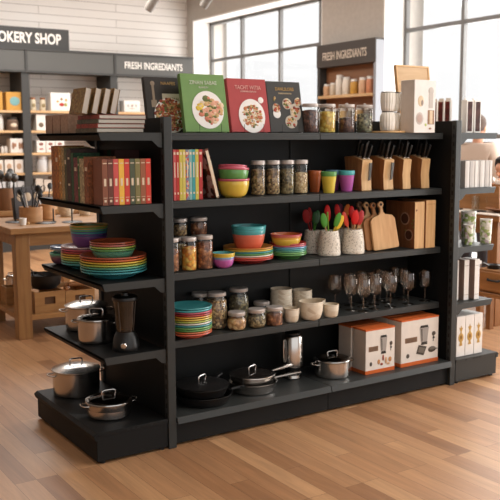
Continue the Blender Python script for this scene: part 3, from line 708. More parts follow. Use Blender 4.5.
# ------------------------------------------------------------------ utensil crocks
def build_crocks():
    cm = speckle('speckled_ceramic', (226, 216, 200), [(222, 212, 196), (230, 222, 208), (226, 216, 200), (222, 212, 196), (230, 222, 208), (150, 138, 122)], 260, .9, .5)
    g = 'speckled ceramic utensil crocks'
    def crock(x, y, r, h, lab):
        t = thing('utensil_crock', lab, 'crock', (x, y, Z3+.001), 0, g)
        MB().lathe([(0, .004), (r*.86, 0), (r*.97, .003), (r, .012), (r*.985, .022), (r*.97, .024), (r*.96, h*.45), (r*.84, h*.88), (r*.78, h-.002), (r*.76, h), (r*.72, h), (r*.72, h-.01), (r*.86, h*.5), (r*.88, .012), (0, .01)], 36).build('body', cm, t)
        return (x, y)
    crock(1.025, .300, .055, .125, 'rear left speckled crock holding red and green spoons')
    crock(1.040, .180,   .062, .132, 'front speckled crock holding green and yellow spatulas')
    crock(1.212, .290, .055, .125, 'speckled crock partly hidden between the two front crocks')
    crock(1.192, .165,   .062, .132, 'right front speckled crock full of red spoons')
    stick = wood('utensil_wood', (206, 160, 106), (180, 130, 80), 'Z', 20)
    red = paint((206, 12, 8), .6); dred = paint((150, 12, 12), .6); grn = paint((70, 140, 40), .6); lg = paint((132, 180, 50), .6); yel = paint((228, 184, 40), .6); org = paint((222, 112, 36), .6)
    ug = 'silicone kitchen utensils in the crocks'
    # cx, cy (crock), lean dx, dy, handle length, head width/len, colour, stick colour, kind
    U = [(1.025, .300, -.050, .00, .165, .020, .034, dred, dred, 'dark red serving spoon leaning left in the rear left crock'),
         (1.025, .300, -.008, .02, .165, .013, .034, dred, dred, 'narrow dark red spoon in the rear left crock'),
         (1.025, .300, .020, .01, .150, .014, .030, paint((40, 92, 44), .4), grn, 'dark green spoon standing in the rear left crock'),
         (1.025, .300, .045, .02, .155, .016, .034, paint((48, 104, 50), .4), grn, 'dark green spatula at the right of the rear left crock'),
         (1.040, .180, -.046, -.01, .150, .018, .036, grn, stick, 'bright green spoon leaning left in the front crock'),
         (1.040, .180, -.005, .01, .185, .005, .030, lg, lg, 'thin lime green stick in the front crock'),
         (1.040, .180, .012, .03, .175, .017, .040, red, red, 'red paddle standing in the front crock'),
         (1.040, .180, .038, -.03, .150, .017, .036, grn, yel, 'green spatula leaning right in the front crock'),
         (1.040, .180, .070, -.02, .145, .017, .036, yel, yel, 'yellow spatula beside the green one in the front crock'),
         (1.212, .290, -.030, .0, .175, .016, .036, red, stick, 'red spoon in the half hidden crock'),
         (1.212, .290, .010, .02, .185, .014, .030, paint((110, 36, 60), .4), stick, 'dark wine coloured spatula at the back of the half hidden crock'),
         (1.212, .290, .045, .0, .180, .017, .034, org, stick, 'orange spatula at the back of the half hidden crock'),
         (1.192, .165, -.060, .0, .150, .014, .040, paint((206, 60, 36), .4), stick, 'orange-red paddle leaning left in the right front crock'),
         (1.192, .165, -.004, -.02, .150, .021, .036, red, stick, 'wide red spoon in the middle of the right front crock'),
         (1.192, .165, .012, .03, .182, .017, .030, red, stick, 'red spoon rising at the back of the right front crock'),
         (1.192, .165, .045, -.01, .150, .019, .038, paint((176, 28, 30), .4), stick, 'deep red spoon leaning right in the right front crock'),
         (1.192, .165, .050, .03, .175, .014, .028, dred, stick, 'small dark red spoon behind the rightmost red spoon')]
    for (cx, cy, dx, dy, ln, hw, hl, hm, sm, lab) in U:
        base = Vector((cx-dx*.25, cy-dy*.25, Z3+.016)); ax = Vector((dx, dy, ln)).normalized()
        q = Vector((0, 0, 1)).rotation_difference(ax).to_euler()
        t = thing('utensil', lab, 'kitchen utensil', base, 0, ug); t.rotation_euler = q
        MB().tube([(0, 0, 0), (0, 0, ln*.6), (0, 0, ln+.006)], [.0042, .004, .0036], 8).build('handle', sm, t)
        if hw > .008: MB().ball((0, 0, ln+hl*.85), hw*1.25, .006, hl*1.15, 14, 9).build('head', hm, t)
        else: MB().box(-.004, -.003, ln, .004, .003, ln+hl).build('head', hm, t, bevel=.001)

# ------------------------------------------------------------------ boards and wooden boxes
def build_boards():
    def board(w, h, m, loc, rz, rx, ry, lab, hh=.085):
        t = thing('cutting_board', lab, 'cutting board', loc, rz, 'wooden cutting boards with round handles', rx, ry)
        poly = [(0, .008), (.008, 0), (w-.008, 0), (w, .008), (w-.004, h-.03), (w-.02, h-.010), (w*.62, h), (w*.56, h+.015), (w*.55, h+.04)]
        n = 12; cx, cz, rr = w*.5, h+.055, .018
        for i in range(n+1):
            a = R(-40)+R(260)*i/n; poly.append((cx+rr*math.cos(a), cz+rr*math.sin(a)))
        poly += [(w*.45, h+.04), (w*.44, h+.015), (w*.38, h), (.02, h-.010), (.004, h-.03)]
        MB().prism(poly, 0, .016, 'XZ').build('board', m, t, bevel=.003)
        MB().lathe([(0, -.0012), (.008, -.0012), (.008, .0172), (0, .0172)], 16, M=T(cx, .016, cz, rx=R(90))).build('handle_hole', mat('hole_shadow', (60, 42, 28), .8), t)
    b1 = wood('board_light', (216, 172, 122), (196, 148, 98), 'Z', 10); b2 = wood('board_mid', (176, 122, 74), (150, 98, 56), 'Z', 10); b3 = wood('board_dark', (120, 78, 48), (96, 60, 36), 'Z', 10)
    z = Z3+.003
    board(.170, .192, b1, (1.332, .150, z), R(-6), R(-8), R(-5), 'pale cutting board leaning in front of the others')
    board(.166, .186, b2, (1.304, .178, z), R(-6), R(-8), R(-5), 'second cutting board behind the pale one, mid brown')
    board(.164, .188, b1, (1.280, .205, z), R(-6), R(-8), R(-5), 'third cutting board in the row, pale edge showing')
    board(.160, .190, b3, (1.258, .232, z), R(-6), R(-8), R(-5), 'rearmost dark cutting board near the crocks')
    t = thing('wooden_box', 'tall brown wooden gift box with dark circles printed on its side, behind the boards', 'wooden box', (1.585, .105, z-.002), R(0))
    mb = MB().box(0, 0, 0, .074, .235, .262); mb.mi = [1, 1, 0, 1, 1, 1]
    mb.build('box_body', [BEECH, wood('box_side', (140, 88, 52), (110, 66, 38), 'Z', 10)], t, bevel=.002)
    pr = MB()
    for (cy, cz, r) in ((.078, .165, .036), (.045, .075, .032)):
        pr.mat(0).lathe([(0, 0), (r, 0), (r, .001), (0, .0012)], 28, M=T(0, cy, cz, ry=R(-90)))
        pr.mat(1).lathe([(0, .001), (r*.78, .001), (r*.78, .0018), (0, .002)], 28, M=T(0, cy, cz, ry=R(-90)))
    pr.mat(2)
    for (cy, cz) in ((.02, .14), (.01, .12), (.07, .10), (.01, .16)): pr.ball((-.001, cy, cz), .001, .007, .005, 8, 4)
    pr.build('printed_circles', [paint((170, 130, 104)), paint((84, 50, 36)), paint((130, 134, 60))], t)
    MB().lathe([(0, 0), (.006, 0), (.006, .001), (0, .001)], 14, M=T(.012, 0, .215, rx=R(90))).build('knot_hole', WALN, t)
    t = thing('wooden_box', 'plain pale upright wooden box at the right end beside the printed one', 'wooden box', (1.664, .098, z-.002))
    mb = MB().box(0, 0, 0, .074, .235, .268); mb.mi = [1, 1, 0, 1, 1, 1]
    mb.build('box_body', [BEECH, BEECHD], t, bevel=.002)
    MB().box(.004, -.0008, .246, .070, .0, .2475).build('lid_seam', BEECHD, t)

# ------------------------------------------------------------------ cookware
def loop(x0, x1, h, y=0, r=.0035, z=0, flat=.6):
    w = x1-x0; x0 -= w*.12; x1 += w*.12; h *= .86
    return [(x0+.004, y, z), (x0, y, z+h*.6), (x0+.003, y, z+h*.9), (x0+.012, y, z+h), (x1-.012, y, z+h), (x1-.003, y, z+h*.9), (x1, y, z+h*.6), (x1-.004, y, z)]
def pot(name, r, h, loc, lab, cat='pot', lid='steel', rz=0, ears=True, group=None, handle_up=.038, lidh=.020, ear_z=.72, body=None, rim=None, taper=1.0):
    t = thing(name, lab, cat, loc, rz, group); body = body or STEEL
    p = [(0, 0), (r*.92*taper, 0), (r*.97*taper, .006), (r*.985*taper, .02), (r*.99, h-.012), (r*1.0, h-.004), (r*1.03, h-.001), (r*1.03, h+.001), (r*.96, h), (r*.95, .01), (0, .008)]
    MB().lathe(p, 48).build('body', body, t)
    lm = {'steel': STEEL, 'glass': SMOKE, 'black': IRON}[lid]
    q = [(r*1.015, h+.001), (r*1.02, h+.004), (r*.93, h+.007), (r*.7, h+.007+lidh*.5), (r*.35, h+.007+lidh*.9), (0, h+.007+lidh)]
    l = MB().lathe(q, 48).build('lid', lm, t)
    if lid == 'glass':
        MB().lathe([(r*1.0, h+.001), (r*1.03, h+.003), (r*1.02, h+.0065), (r*.88, h+.009), (r*.9, h+.003), (r*1.0, h+.001)], 48).build('lid_rim', STEEL, l)
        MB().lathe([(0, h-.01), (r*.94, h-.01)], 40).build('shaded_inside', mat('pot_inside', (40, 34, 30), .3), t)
    zt = h+.005+lidh
    MB().tube(loop(-.026, .026, handle_up, z=zt-.003), .0042, 10).build('lid_handle', STEEL, l)
    MB().lathe([(0, zt-.004), (.016, zt-.005), (.014, zt+.002), (0, zt+.003)], 16).build('handle_base', STEELD, l)
    if ears:
        for s in (-1, 1):
            zz = h*ear_z
            pts = [(s*(r*.97+.030*max(0, math.sin(math.pi*i/8))**.6), -.030*math.cos(math.pi*i/8), zz+.004*math.sin(math.pi*i/8)) for i in range(9)]
            MB().tube(pts, .0042, 8).build('side_handle', STEEL, t)
    return t
def pan(r, h, loc, lab, m, hm, ang, group, ln=.17, hz=.8, name='frying_pan', rise=.03, hr=.007):
    t = thing(name, lab, 'pan', loc, ang, group)
    q_ = .80 if m is IRON else .86
    MB().lathe([(0, 0), (r*q_, 0), (r*(q_+.05), .004), (r*.97, h-.006), (r*1.01, h), (r*1.0, h+.001), (r*.95, h-.003), (r*(q_+.02), .007), (0, .006)], 48).build('body', m, t)
    pts = [(r*.93, 0, h*hz), (r+.03, 0, h*hz+rise*.5), (r+ln*.6, 0, h*hz+rise*.85), (r+ln, 0, h*hz+rise)]
    MB().tube(pts, [hr*.8, hr*.75, hr, hr*.9], 10).build('handle', hm, t)
    MB().ball((r*.95, 0, h*hz), .009, .016, .008, 10, 6).build('handle_bracket', STEELD if m is not IRON else IRON, t)
    return t
def pan_lid(r, loc, lab, m, group, rim=True, hh=.034, rz=0, dome=.018):
    l = thing('pan_lid', lab, 'lid', loc, rz, group)
    MB().lathe([(r, 0), (r*1.01, .003), (r*.9, .006), (r*.6, .004+dome*.6), (r*.3, .004+dome*.92), (0, .004+dome)], 48).build('dome', m, l)
    if rim: MB().lathe([(r*.98, .0), (r*1.025, .001), (r*1.02, .005), (r*.88, .0085), (r*.9, .003), (r*.98, 0)], 48).build('rim', STEEL, l)
    MB().tube(loop(-.024, .024, hh, z=.002+dome), .004, 10).build('lid_handle', STEEL, l)
    return l
def build_cookware():
    z = Z5+.001
    g = 'black iron pans on the bottom shelf'
    pan(.140, .046, (.246, .142, z), 'lower black frying pan with a long handle at the left of the bottom shelf', IRON, IRON, R(-7), g, ln=.155, rise=.012, hr=.009)
    pan(.132, .046, (.240, .150, z+.036), 'upper black frying pan under the black lid', IRON, IRON, R(32), g, ln=.075, rise=.01, hr=.009)
    pan_lid(.128, (.240, .150, z+.083), 'black domed lid with a silver loop handle on the black pans', IRON, 'pan lids', rim=False, rz=R(25), dome=.014)
    g = 'steel frying pans on the bottom shelf'
    pan(.124, .050, (.545, .168, z), 'lower stainless frying pan beside the black pans', STEEL, STEEL, R(0), g, ln=.175, rise=.004, hr=.009)
    pan(.116, .046, (.545, .172, z+.034), 'upper stainless frying pan holding the dark lid', STEEL, STEEL, R(5), g, ln=.165, rise=.012, hr=.009)
    pan_lid(.112, (.545, .172, z+.081), 'dark glass lid with a steel rim on the stainless pans', mat('dark_glass_lid', (36, 32, 30), .12), 'pan lids', rz=R(20), dome=.012)
    # carafe
    t = thing('steel_carafe', 'tall polished steel carafe with a side handle standing behind the pan handles', 'carafe', (.842, .235, z))
    MB().lathe([(0, 0), (.047, 0), (.050, .006), (.048, .020), (.040, .026), (0, .026)], 36).build('base', STEEL, t)
    MB().lathe([(.040, .026), (.041, .055), (.048, .065), (0, .065)], 36).build('black_collar', BLKPL, t)
    MB().lathe([(0, .065), (.054, .066), (.057, .08), (.0565, .224), (.052, .232), (.045, .235), (0, .236)], 40).build('body', STEEL, t)
    MB().lathe([(0, .235), (.040, .236), (.041, .245), (.036, .249), (0, .250)], 36).build('lid', BLKPL, t)
    MB().tube([(-.050, -.008, .215), (-.064, -.012, .212), (-.066, -.012, .15), (-.063, -.012, .098), (-.050, -.008, .092)], .004, 8).build('handle', STEEL, t)
    # casserole
    pot('casserole_pot', .100, .088, (1.048, .155, z), 'shallow stainless casserole with glass lid left of the appliance boxes', 'pot', 'glass', R(-6), ear_z=.82, lidh=.016, handle_up=.03)
    # left end unit
    z = Z4+.001
    pot('saucepan', .105, .118, (-.155, .610, z), 'stainless saucepan with a polished lid at the back of the left end unit', 'pot', 'steel', R(-20), ear_z=.80, lidh=.016, handle_up=.032)
    pot('saucepan', .088, .108, (-.222, .325, z), 'stainless saucepan with a dark glass lid in front, left of the blender', 'pot', 'glass', R(-35), ear_z=.86, lidh=.014, handle_up=.036)
    z = Z5+.001
    pot('stock_pot', .117, .125, (-.215, .620, z), 'tall stainless stock pot with a domed lid on the bottom of the left end unit', 'pot', 'steel', R(-8), ear_z=.83, lidh=.02, handle_up=.034)
    pot('shallow_pot', .106, .070, (-.222, .205, z), 'shallow stainless pot with dark glass lid at the front of the bottom left shelf', 'pot', 'glass', R(-6), ear_z=.86, lidh=.016, handle_up=.036, taper=.93)
    # blender
    t = thing('blender', 'black countertop blender with a smoked jar and silver dial', 'blender', (-.176, .105, Z4+.001), R(-14))
    MB().lathe([(0, 0), (.060, 0), (.062, .004), (.061, .02), (.054, .06), (.045, .078), (.042, .084), (0, .084)], 36).build('base', BLKPL, t)
    MB().lathe([(0, 0), (.014, 0), (.014, .008), (.011, .012), (0, .012)], 24, M=T(-.020, -.055, .030, rx=R(96), rz=R(-18))).build('dial', STEEL, t)
    MB().lathe([(.036, .084), (.040, .086), (.044, .12), (.054, .222), (.056, .228), (.053, .228), (.042, .12), (.036, .09)], 36).build('jar', SMOKE, t)
    MB().lathe([(0, .086), (.016, .086), (.012, .10), (0, .104)], 12).build('blades', STEELD, t)
    rb = MB()
    for k in range(4):
        a = R(45+90*k); rb.tube([(.041*math.cos(a), .041*math.sin(a), .09), (.0555*math.cos(a), .0555*math.sin(a), .225)], .003, 6)
    rb.build('jar_ribs', STEELD, t)
    MB().lathe([(.0, .246), (.045, .246), (.056, .240), (.058, .230), (.057, .226), (0, .227)], 36).build('lid', BLKPL, t)
    MB().lathe([(0, .246), (.018, .246), (.017, .258), (0, .259)], 20).build('lid_cap', BLKPL, t)

# ------------------------------------------------------------------ cartons
def carton(name, x, y, z, w, d, h, mats6, lab, cat, group=None, rz=0, bevel=.0015):
    """mats6: list for faces bottom, top, front(-Y), right(+X), back, left(-X)"""
    t = thing(name, lab, cat, (x, y, z), rz, group)
    ms = []; idx = []
    for m in mats6:
        if m not in ms: ms.append(m)
        idx.append(ms.index(m))
    mb = MB().box(0, 0, 0, w, d, h); mb.mi = idx
    mb.build('carton', ms, t, bevel=bevel)
    return t
def build_cartons():
    wc = paint((226, 216, 204), .55); ws = paint((206, 190, 176), .6)  # ws is the card darkened for box sides, side shade put into colour
    brn = paint((134, 100, 74)); gry = paint((84, 74, 66)); tan = paint((190, 132, 82)); lt = paint((160, 152, 146))
    def appliance(x, y, w, d, h, lab, full, g='white and orange appliance boxes'):
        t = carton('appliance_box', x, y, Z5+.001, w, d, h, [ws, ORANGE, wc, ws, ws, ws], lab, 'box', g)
        MB().prism([(-.0008, -.0008), (w+.0008, -.0008), (w+.0008, .001), (.001, .001), (.001, d+.0008), (-.0008, d+.0008)], 0, h*.08, 'XY').build('base_band', ORANGE, t); MB().prism([(-.0008, -.0008), (w+.0008, -.0008), (w+.0008, .001), (.001, .001), (.001, d), (-.0008, d)], h-.008, h+.0005, 'XY').build('top_band', ORANGE, t)
        if not full: return
        y = -.0006
        m = MB()
        m.mat(0).box(w*.10, y-.0006, h*.50, w*.42, y, h*.61)
        for i in range(4): m.mat(1).box(w*.13, y-.001, h*(.515+.02*i), w*.39, y-.0004, h*(.522+.02*i))
        # blender picture
        m.mat(2).prism([(w*.52, h*.47), (w*.69, h*.47), (w*.73, h*.78), (w*.48, h*.78)], y-.0006, y, 'XZ')
        m.mat(3).prism([(w*.49, h*.78), (w*.72, h*.78), (w*.70, h*.83), (w*.51, h*.83)], y-.0006, y, 'XZ')
        m.mat(3).prism([(w*.52, h*.41), (w*.70, h*.41), (w*.68, h*.47), (w*.54, h*.47)], y-.0006, y, 'XZ')
        m.mat(1).prism([(w*.54, h*.49), (w*.565, h*.49), (w*.555, h*.76), (w*.52, h*.76)], y-.001, y-.0006, 'XZ')
        m.mat(1); m.ball((w*.87, y, h*.62), w*.055, .001, h*.05, 12, 5); m.box(w*.85, y-.0008, h*.45, w*.87, y, h*.62)
        m.mat(3); m.ball((w*.87, y-.0004, h*.53), w*.035, .001, h*.025, 10, 4)
        m.mat(1); m.ball((w*.18, y, h*.22), w*.045, .001, h*.05, 12, 5)
        m.build('printed_pictures', [brn, gry, lt, paint((50, 44, 40))], t)
        return t
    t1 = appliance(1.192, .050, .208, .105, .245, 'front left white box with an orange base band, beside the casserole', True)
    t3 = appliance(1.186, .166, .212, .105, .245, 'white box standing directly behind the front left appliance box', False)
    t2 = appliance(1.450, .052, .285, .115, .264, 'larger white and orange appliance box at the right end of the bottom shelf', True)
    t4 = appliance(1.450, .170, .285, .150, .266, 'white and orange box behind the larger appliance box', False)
    w, h = .208, .245; m = MB(); y = -.0008
    for i, (cx, cz, rx, rz) in enumerate(((.45, .24, .05, .06), (.60, .32, .035, .07), (.70, .25, .045, .08), (.84, .26, .06, .06), (.55, .18, .05, .03), (.78, .17, .06, .03))):
        m.mat(i % 3).ball((w*cx, y, h*cz), w*rx, .0012, h*rz, 12, 5)
    m.build('fruit_picture', [tan, paint((150, 70, 52)), paint((206, 160, 120))], t1)
    w, h = .285, .264; m = MB()
    m.mat(0).prism([(w*.40, h*.24), (w*.60, h*.18), (w*.68, h*.36), (w*.46, h*.42)], y-.0008, y, 'XZ'); m.mat(1).prism([(w*.45, h*.27), (w*.60, h*.22), (w*.64, h*.33), (w*.48, h*.38)], y-.0014, y-.0008, 'XZ')
    m.mat(0).ball((w*.83, y, h*.28), w*.11, .0012, h*.065, 16, 6); m.mat(1).ball((w*.83, y-.0006, h*.30), w*.085, .0012, h*.04, 16, 6)
    m.mat(0).box(w*.90, y-.0008, h*.27, w*.98, y, h*.29); m.mat(0).prism([(w*.58, h*.40), (w*.70, h*.45), (w*.70, h*.47), (w*.57, h*.42)], y-.0008, y, 'XZ')
    m.build('pan_picture', [paint((74, 66, 58)), paint((112, 102, 92))], t2)
    # top shelf: ribbed vases, white box, wooden tray
    rb = speckle('ribbed_cream_glass', (236, 230, 220), [(232, 226, 214), (240, 234, 226)], 20, .98, .25)
    def vase(x, y, lab, z, rs=1.0):
        t = thing('ribbed_vase', lab, 'vase', (x, y, z), 0, 'cream ribbed cups stacked in pairs')
        seg = 96; vs = []; prof = [(.036, 0), (.043, .006), (.0465, .03), (.0475, .055), (.046, .078), (.040, .094), (.034, .100)] if rs == 1.0 else [(.036, 0), (.040, .004), (.043, .02), (.0475, .05), (.0485, .075), (.0465, .095), (.045, .100)]
        vs, fs = [], []
        for r, zz in prof:
            for k in range(seg):
                rr = r*rs*.86*(1+.035*math.cos(k*math.pi*2/seg*16)); a = 2*math.pi*k/seg; vs.append((rr*math.cos(a), rr*math.sin(a), zz))
        for i in range(len(prof)-1):
            for k in range(seg): fs.append((i*seg+k, i*seg+(k+1) % seg, (i+1)*seg+(k+1) % seg, (i+1)*seg+k))
        fs.append(tuple(range(seg-1, -1, -1)))
        MB()._add(vs, fs).build('body', rb, t, ang=80)
        MB().lathe([(.028*rs, .098), (.031*rs, .100), (.031*rs, .103), (.027*rs, .103), (.028*rs, .098)] if rs == 1.0 else [(.036*rs, .098), (.0395*rs, .100), (.0395*rs, .105), (.035*rs, .105), (.036*rs, .098)], 32).build('rim', STEELD, t)
        return t
    z = Z1+.001
    MB_b = MB().lathe([(0, 0), (.108, 0), (.110, .004), (.108, .010), (0, .010)], 40); o = MB_b.build('wooden_coaster', PINE, None, loc=(1.458, .212, z)); tag(o, 'round wooden coaster under the ribbed cream cups', 'coaster')
    vase(1.412, .150, 'lower front ribbed cream cup on the coaster', z+.0105); vase(1.412, .150, 'upper front ribbed cream cup with a dark rim', z-.003+.117, .95)
    vase(1.528, .225, 'lower rear ribbed cream cup beside the white box', z+.0105); vase(1.528, .225, 'upper rear ribbed cream cup', z+.117, .95)
    wt = paint((232, 226, 220), .6); wsd = paint((214, 202, 192), .65)  # wsd is the white darkened, shade of the sides painted in
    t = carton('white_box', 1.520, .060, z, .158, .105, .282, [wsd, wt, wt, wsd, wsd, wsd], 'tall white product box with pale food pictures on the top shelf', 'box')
    m = MB(); y = -.0008; w, h = .158, .282
    m.mat(0).ball((w*.30, y, h*.60), w*.14, .0012, h*.105, 16, 6); m.mat(1).ball((w*.36, y-.0006, h*.57), w*.06, .0012, h*.06, 12, 5)
    m.mat(2).ball((w*.78, y, h*.80), w*.13, .0012, h*.07, 16, 6); m.mat(2).box(w*.69, y-.0008, h*.47, w*.87, y, h*.80)
    m.mat(2).ball((w*.26, y, h*.27), w*.18, .0012, h*.12, 18, 6); m.mat(3).ball((w*.26, y-.0006, h*.27), w*.13, .0012, h*.085, 18, 6)
    m.mat(4).box(w*.64, y-.0008, h*.16, w*.94, y, h*.43); m.mat(0).box(w*.72, y-.0014, h*.17, w*.86, y-.0006, h*.42); m.mat(5).ball((w*.55, y, h*.15), w*.05, .0012, h*.03, 10, 4)
    m.mat(4).ball((w*.76, y, h*.08), w*.07, .0012, h*.02, 10, 4)
    m.build('printed_pictures', [paint((222, 196, 160)), paint((150, 130, 116)), paint((196, 184, 174)), paint((190, 160, 146)), paint((160, 118, 84)), paint((190, 206, 110))], t)
    t = thing('wooden_tray', 'shallow wooden tray standing upright behind the tall white box', 'tray', (1.648, .292, z+.001), 0, None, R(-8))
    MB().box(.008, .004, .008, .252, .009, .382).build('panel', wood('tray_panel', (206, 172, 130), (186, 148, 104), 'X', 6), t)
    MB().box(0, 0, 0, .26, .022, .010).box(0, 0, .380, .26, .022, .390).box(0, 0, .010, .010, .022, .380).box(.25, 0, .010, .26, .022, .380).build('frame', BEECH, t, bevel=.0015)
    # right end unit
    choc = speckle('brown_stripe', (70, 42, 38), [(84, 54, 48), (66, 40, 38), (90, 60, 54)], 60, .8, .5); redb = speckle('red_stripe', (110, 52, 50), [(96, 44, 44), (124, 62, 58), (80, 44, 42)], 60, .8, .5)
    for m_ in (choc, redb): m_.node_tree.nodes['Principled BSDF'].inputs['Specular IOR Level'].default_value = .1
    g = 'white packets with a dark window on the right end unit'
    def packet(x, y, lab, rz, wm, h=.182, d=.042, w=.052):
        t = thing('window_packet', lab, 'box', (x, y, Z1+.001), rz, g)
        MB().box(0, 0, 0, w, d, h).build('sleeve', WHITE, t, bevel=.001)
        MB().box(w*.15, -.0012, .008, w*.85, 0, h-.008).build('dark_window', wm, t)
        MB().box(w*.1, d*.4, h, w*.9, d*.6, h+.012).build('top_crimp', WHITE, t)
    packet(1.925, .060, 'front packet next to the post, dark brown window', 0, choc); packet(1.990, .060, 'outermost front packet with a dark brown window', 0, choc)
    for i in range(7): packet(1.868+.003*i, .176+.056*i, 'white packet facing the main shelves, %s behind the front ones' % ORD[i], R(-90), redb if i < 3 else choc, .184, .012, .046)
    bs = paint((150, 124, 110), .6)
    g = 'tall white boxes with brown sides on the right end unit'
    for i, x in enumerate((1.885, 1.948, 2.013)):
        y = (.085, .065, .045)[i]
        t = carton('tall_box', x, y, Z4+.001, .040, .10, .236, [bs, wt, wt, wt, wt, bs], ['tall white box nearest the post with brown side', 'middle tall white box with brown side', 'outer tall white box with brown side'][i], 'box', g)
        MB().box(.004, -.0006, .2, .036, 0, .202).box(.004, -.0006, .03, .036, 0, .032).build('fine_print_lines', bs, t)
    gold = paint((196, 150, 62), .35); gd = paint((140, 96, 44), .4)
    g = 'white boxes with a gold emblem on the right end unit base'
    for i in range(3):
        x = 1.872+i*.073
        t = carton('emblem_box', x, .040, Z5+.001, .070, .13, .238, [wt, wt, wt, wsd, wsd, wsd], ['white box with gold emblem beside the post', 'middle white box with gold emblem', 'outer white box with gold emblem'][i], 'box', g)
        m = MB(); y = -.0008; w, h = .070, .238
        m.mat(0).ball((w*.5, y, h*.47), w*.31, .0016, h*.115, 16, 7); m.mat(1).ball((w*.5, y-.0008, h*.48), w*.16, .0014, h*.06, 12, 5)
        m.mat(0).prism([(w*.40, h*.56), (w*.60, h*.56), (w*.56, h*.62), (w*.72, h*.72), (w*.58, h*.71), (w*.5, h*.78), (w*.42, h*.71), (w*.28, h*.72), (w*.44, h*.62)], y-.001, y, 'XZ')
        m.mat(0).prism([(w*.42, h*.38), (w*.58, h*.38), (w*.68, h*.27), (w*.32, h*.27)], y-.001, y, 'XZ')
        m.build('gold_emblem', [gold, gd], t)

# ------------------------------------------------------------------ wall shelving, signs
GF = mat('grey_green_frame', (84, 83, 80), 0.6); GFD = mat('dark_frame', (56, 55, 53), 0.6); SHW = wood('pale_shelf_board', (214, 178, 132), (192, 152, 106), 'X', 5)
FY = 7.25
def wall_unit(x0, x1, lab, hdr=None):
    t = thing('wall_shelf_unit', lab, 'shelving', (x0, FY, 0), 0, 'tall grey-framed shelf units along the shiplap wall')
    w = x1-x0
    for x in (0, w-.05): MB().box(x, 0, 0, x+.05, .46, 2.26).build('upright', GFD, t)
    MB().box(0, -.015, 2.26, w-.002, .46, 2.54).build('header', GF, t, bevel=.006)
    MB().box(.0, -.030, 2.515, w-.002, -.015, 2.54).box(0, -.028, 2.245, w-.002, .0, 2.268).box(0, -.024, 2.268, .03, -.015, 2.515).build('header_molding', GFD, t)
    for z in (1.775, 1.525, 1.245, .995, .745, .47): MB().box(.05, .01, z-.028, w-.05, .45, z).build('shelf', SHW, t)
    MB().box(0, .02, 0, w-.002, .45, .16).build('plinth', GFD, t)
    if hdr: text(hdr, .128, paint((236, 230, 220), .6), t, (w*.125, -.0165, 2.348), FACE, sx=.73, off=.002)
def small_box(x, z, w, h, c, lab, group, pic=None, d=.16, y=None, name='packaged_box', Y0=None, pics=None):
    yy = (FY+.04) if Y0 is None else Y0
    t = thing(name, lab, 'box', (x, yy, z+.001), 0, group)
    MB().box(0, 0, 0, w, d, h).build('carton', paint(c, .6), t, bevel=.004)
    if pic:
        m = MB(); m.ball((w*.5, -.001, h*.5), w*.28, .003, h*.24, 14, 6); m.build('label_picture', paint(pic, .6), t)
    if pics:
        m = MB()
        for i, (cx, cz, rx, rz, c_) in enumerate(pics): m.mat(i).ball((w*cx, -.001, h*cz), w*rx, .003, h*rz, 12, 6)
        m.build('label_picture', [paint(p[4], .6) for p in pics], t)
    return t
def canister(x, z, r, h, c, lab, group, lid=(150, 120, 96), pic=None, name='canister', Y0=None, glass=False):
    yy = (FY+.12) if Y0 is None else Y0
    t = thing(name, lab, 'jar', (x, yy, z+.001), 0, group)
    MB().lathe([(0, 0), (r*.95, 0), (r, .006), (r, h*.72), (r*.85, h*.8), (r*.8, h*.84), (0, h*.84)], 24).build('body', paint(c, .4), t)
    MB().lathe([(0, h*.84), (r*.82, h*.84), (r*.84, h), (0, h)], 24).build('lid', paint(lid, .5), t)
    if pic: MB().ball((0, -r*.75, h*.4), r*.6, r*.35, h*.22, 12, 6).build('label_picture', paint(pic, .5), t)
    return t
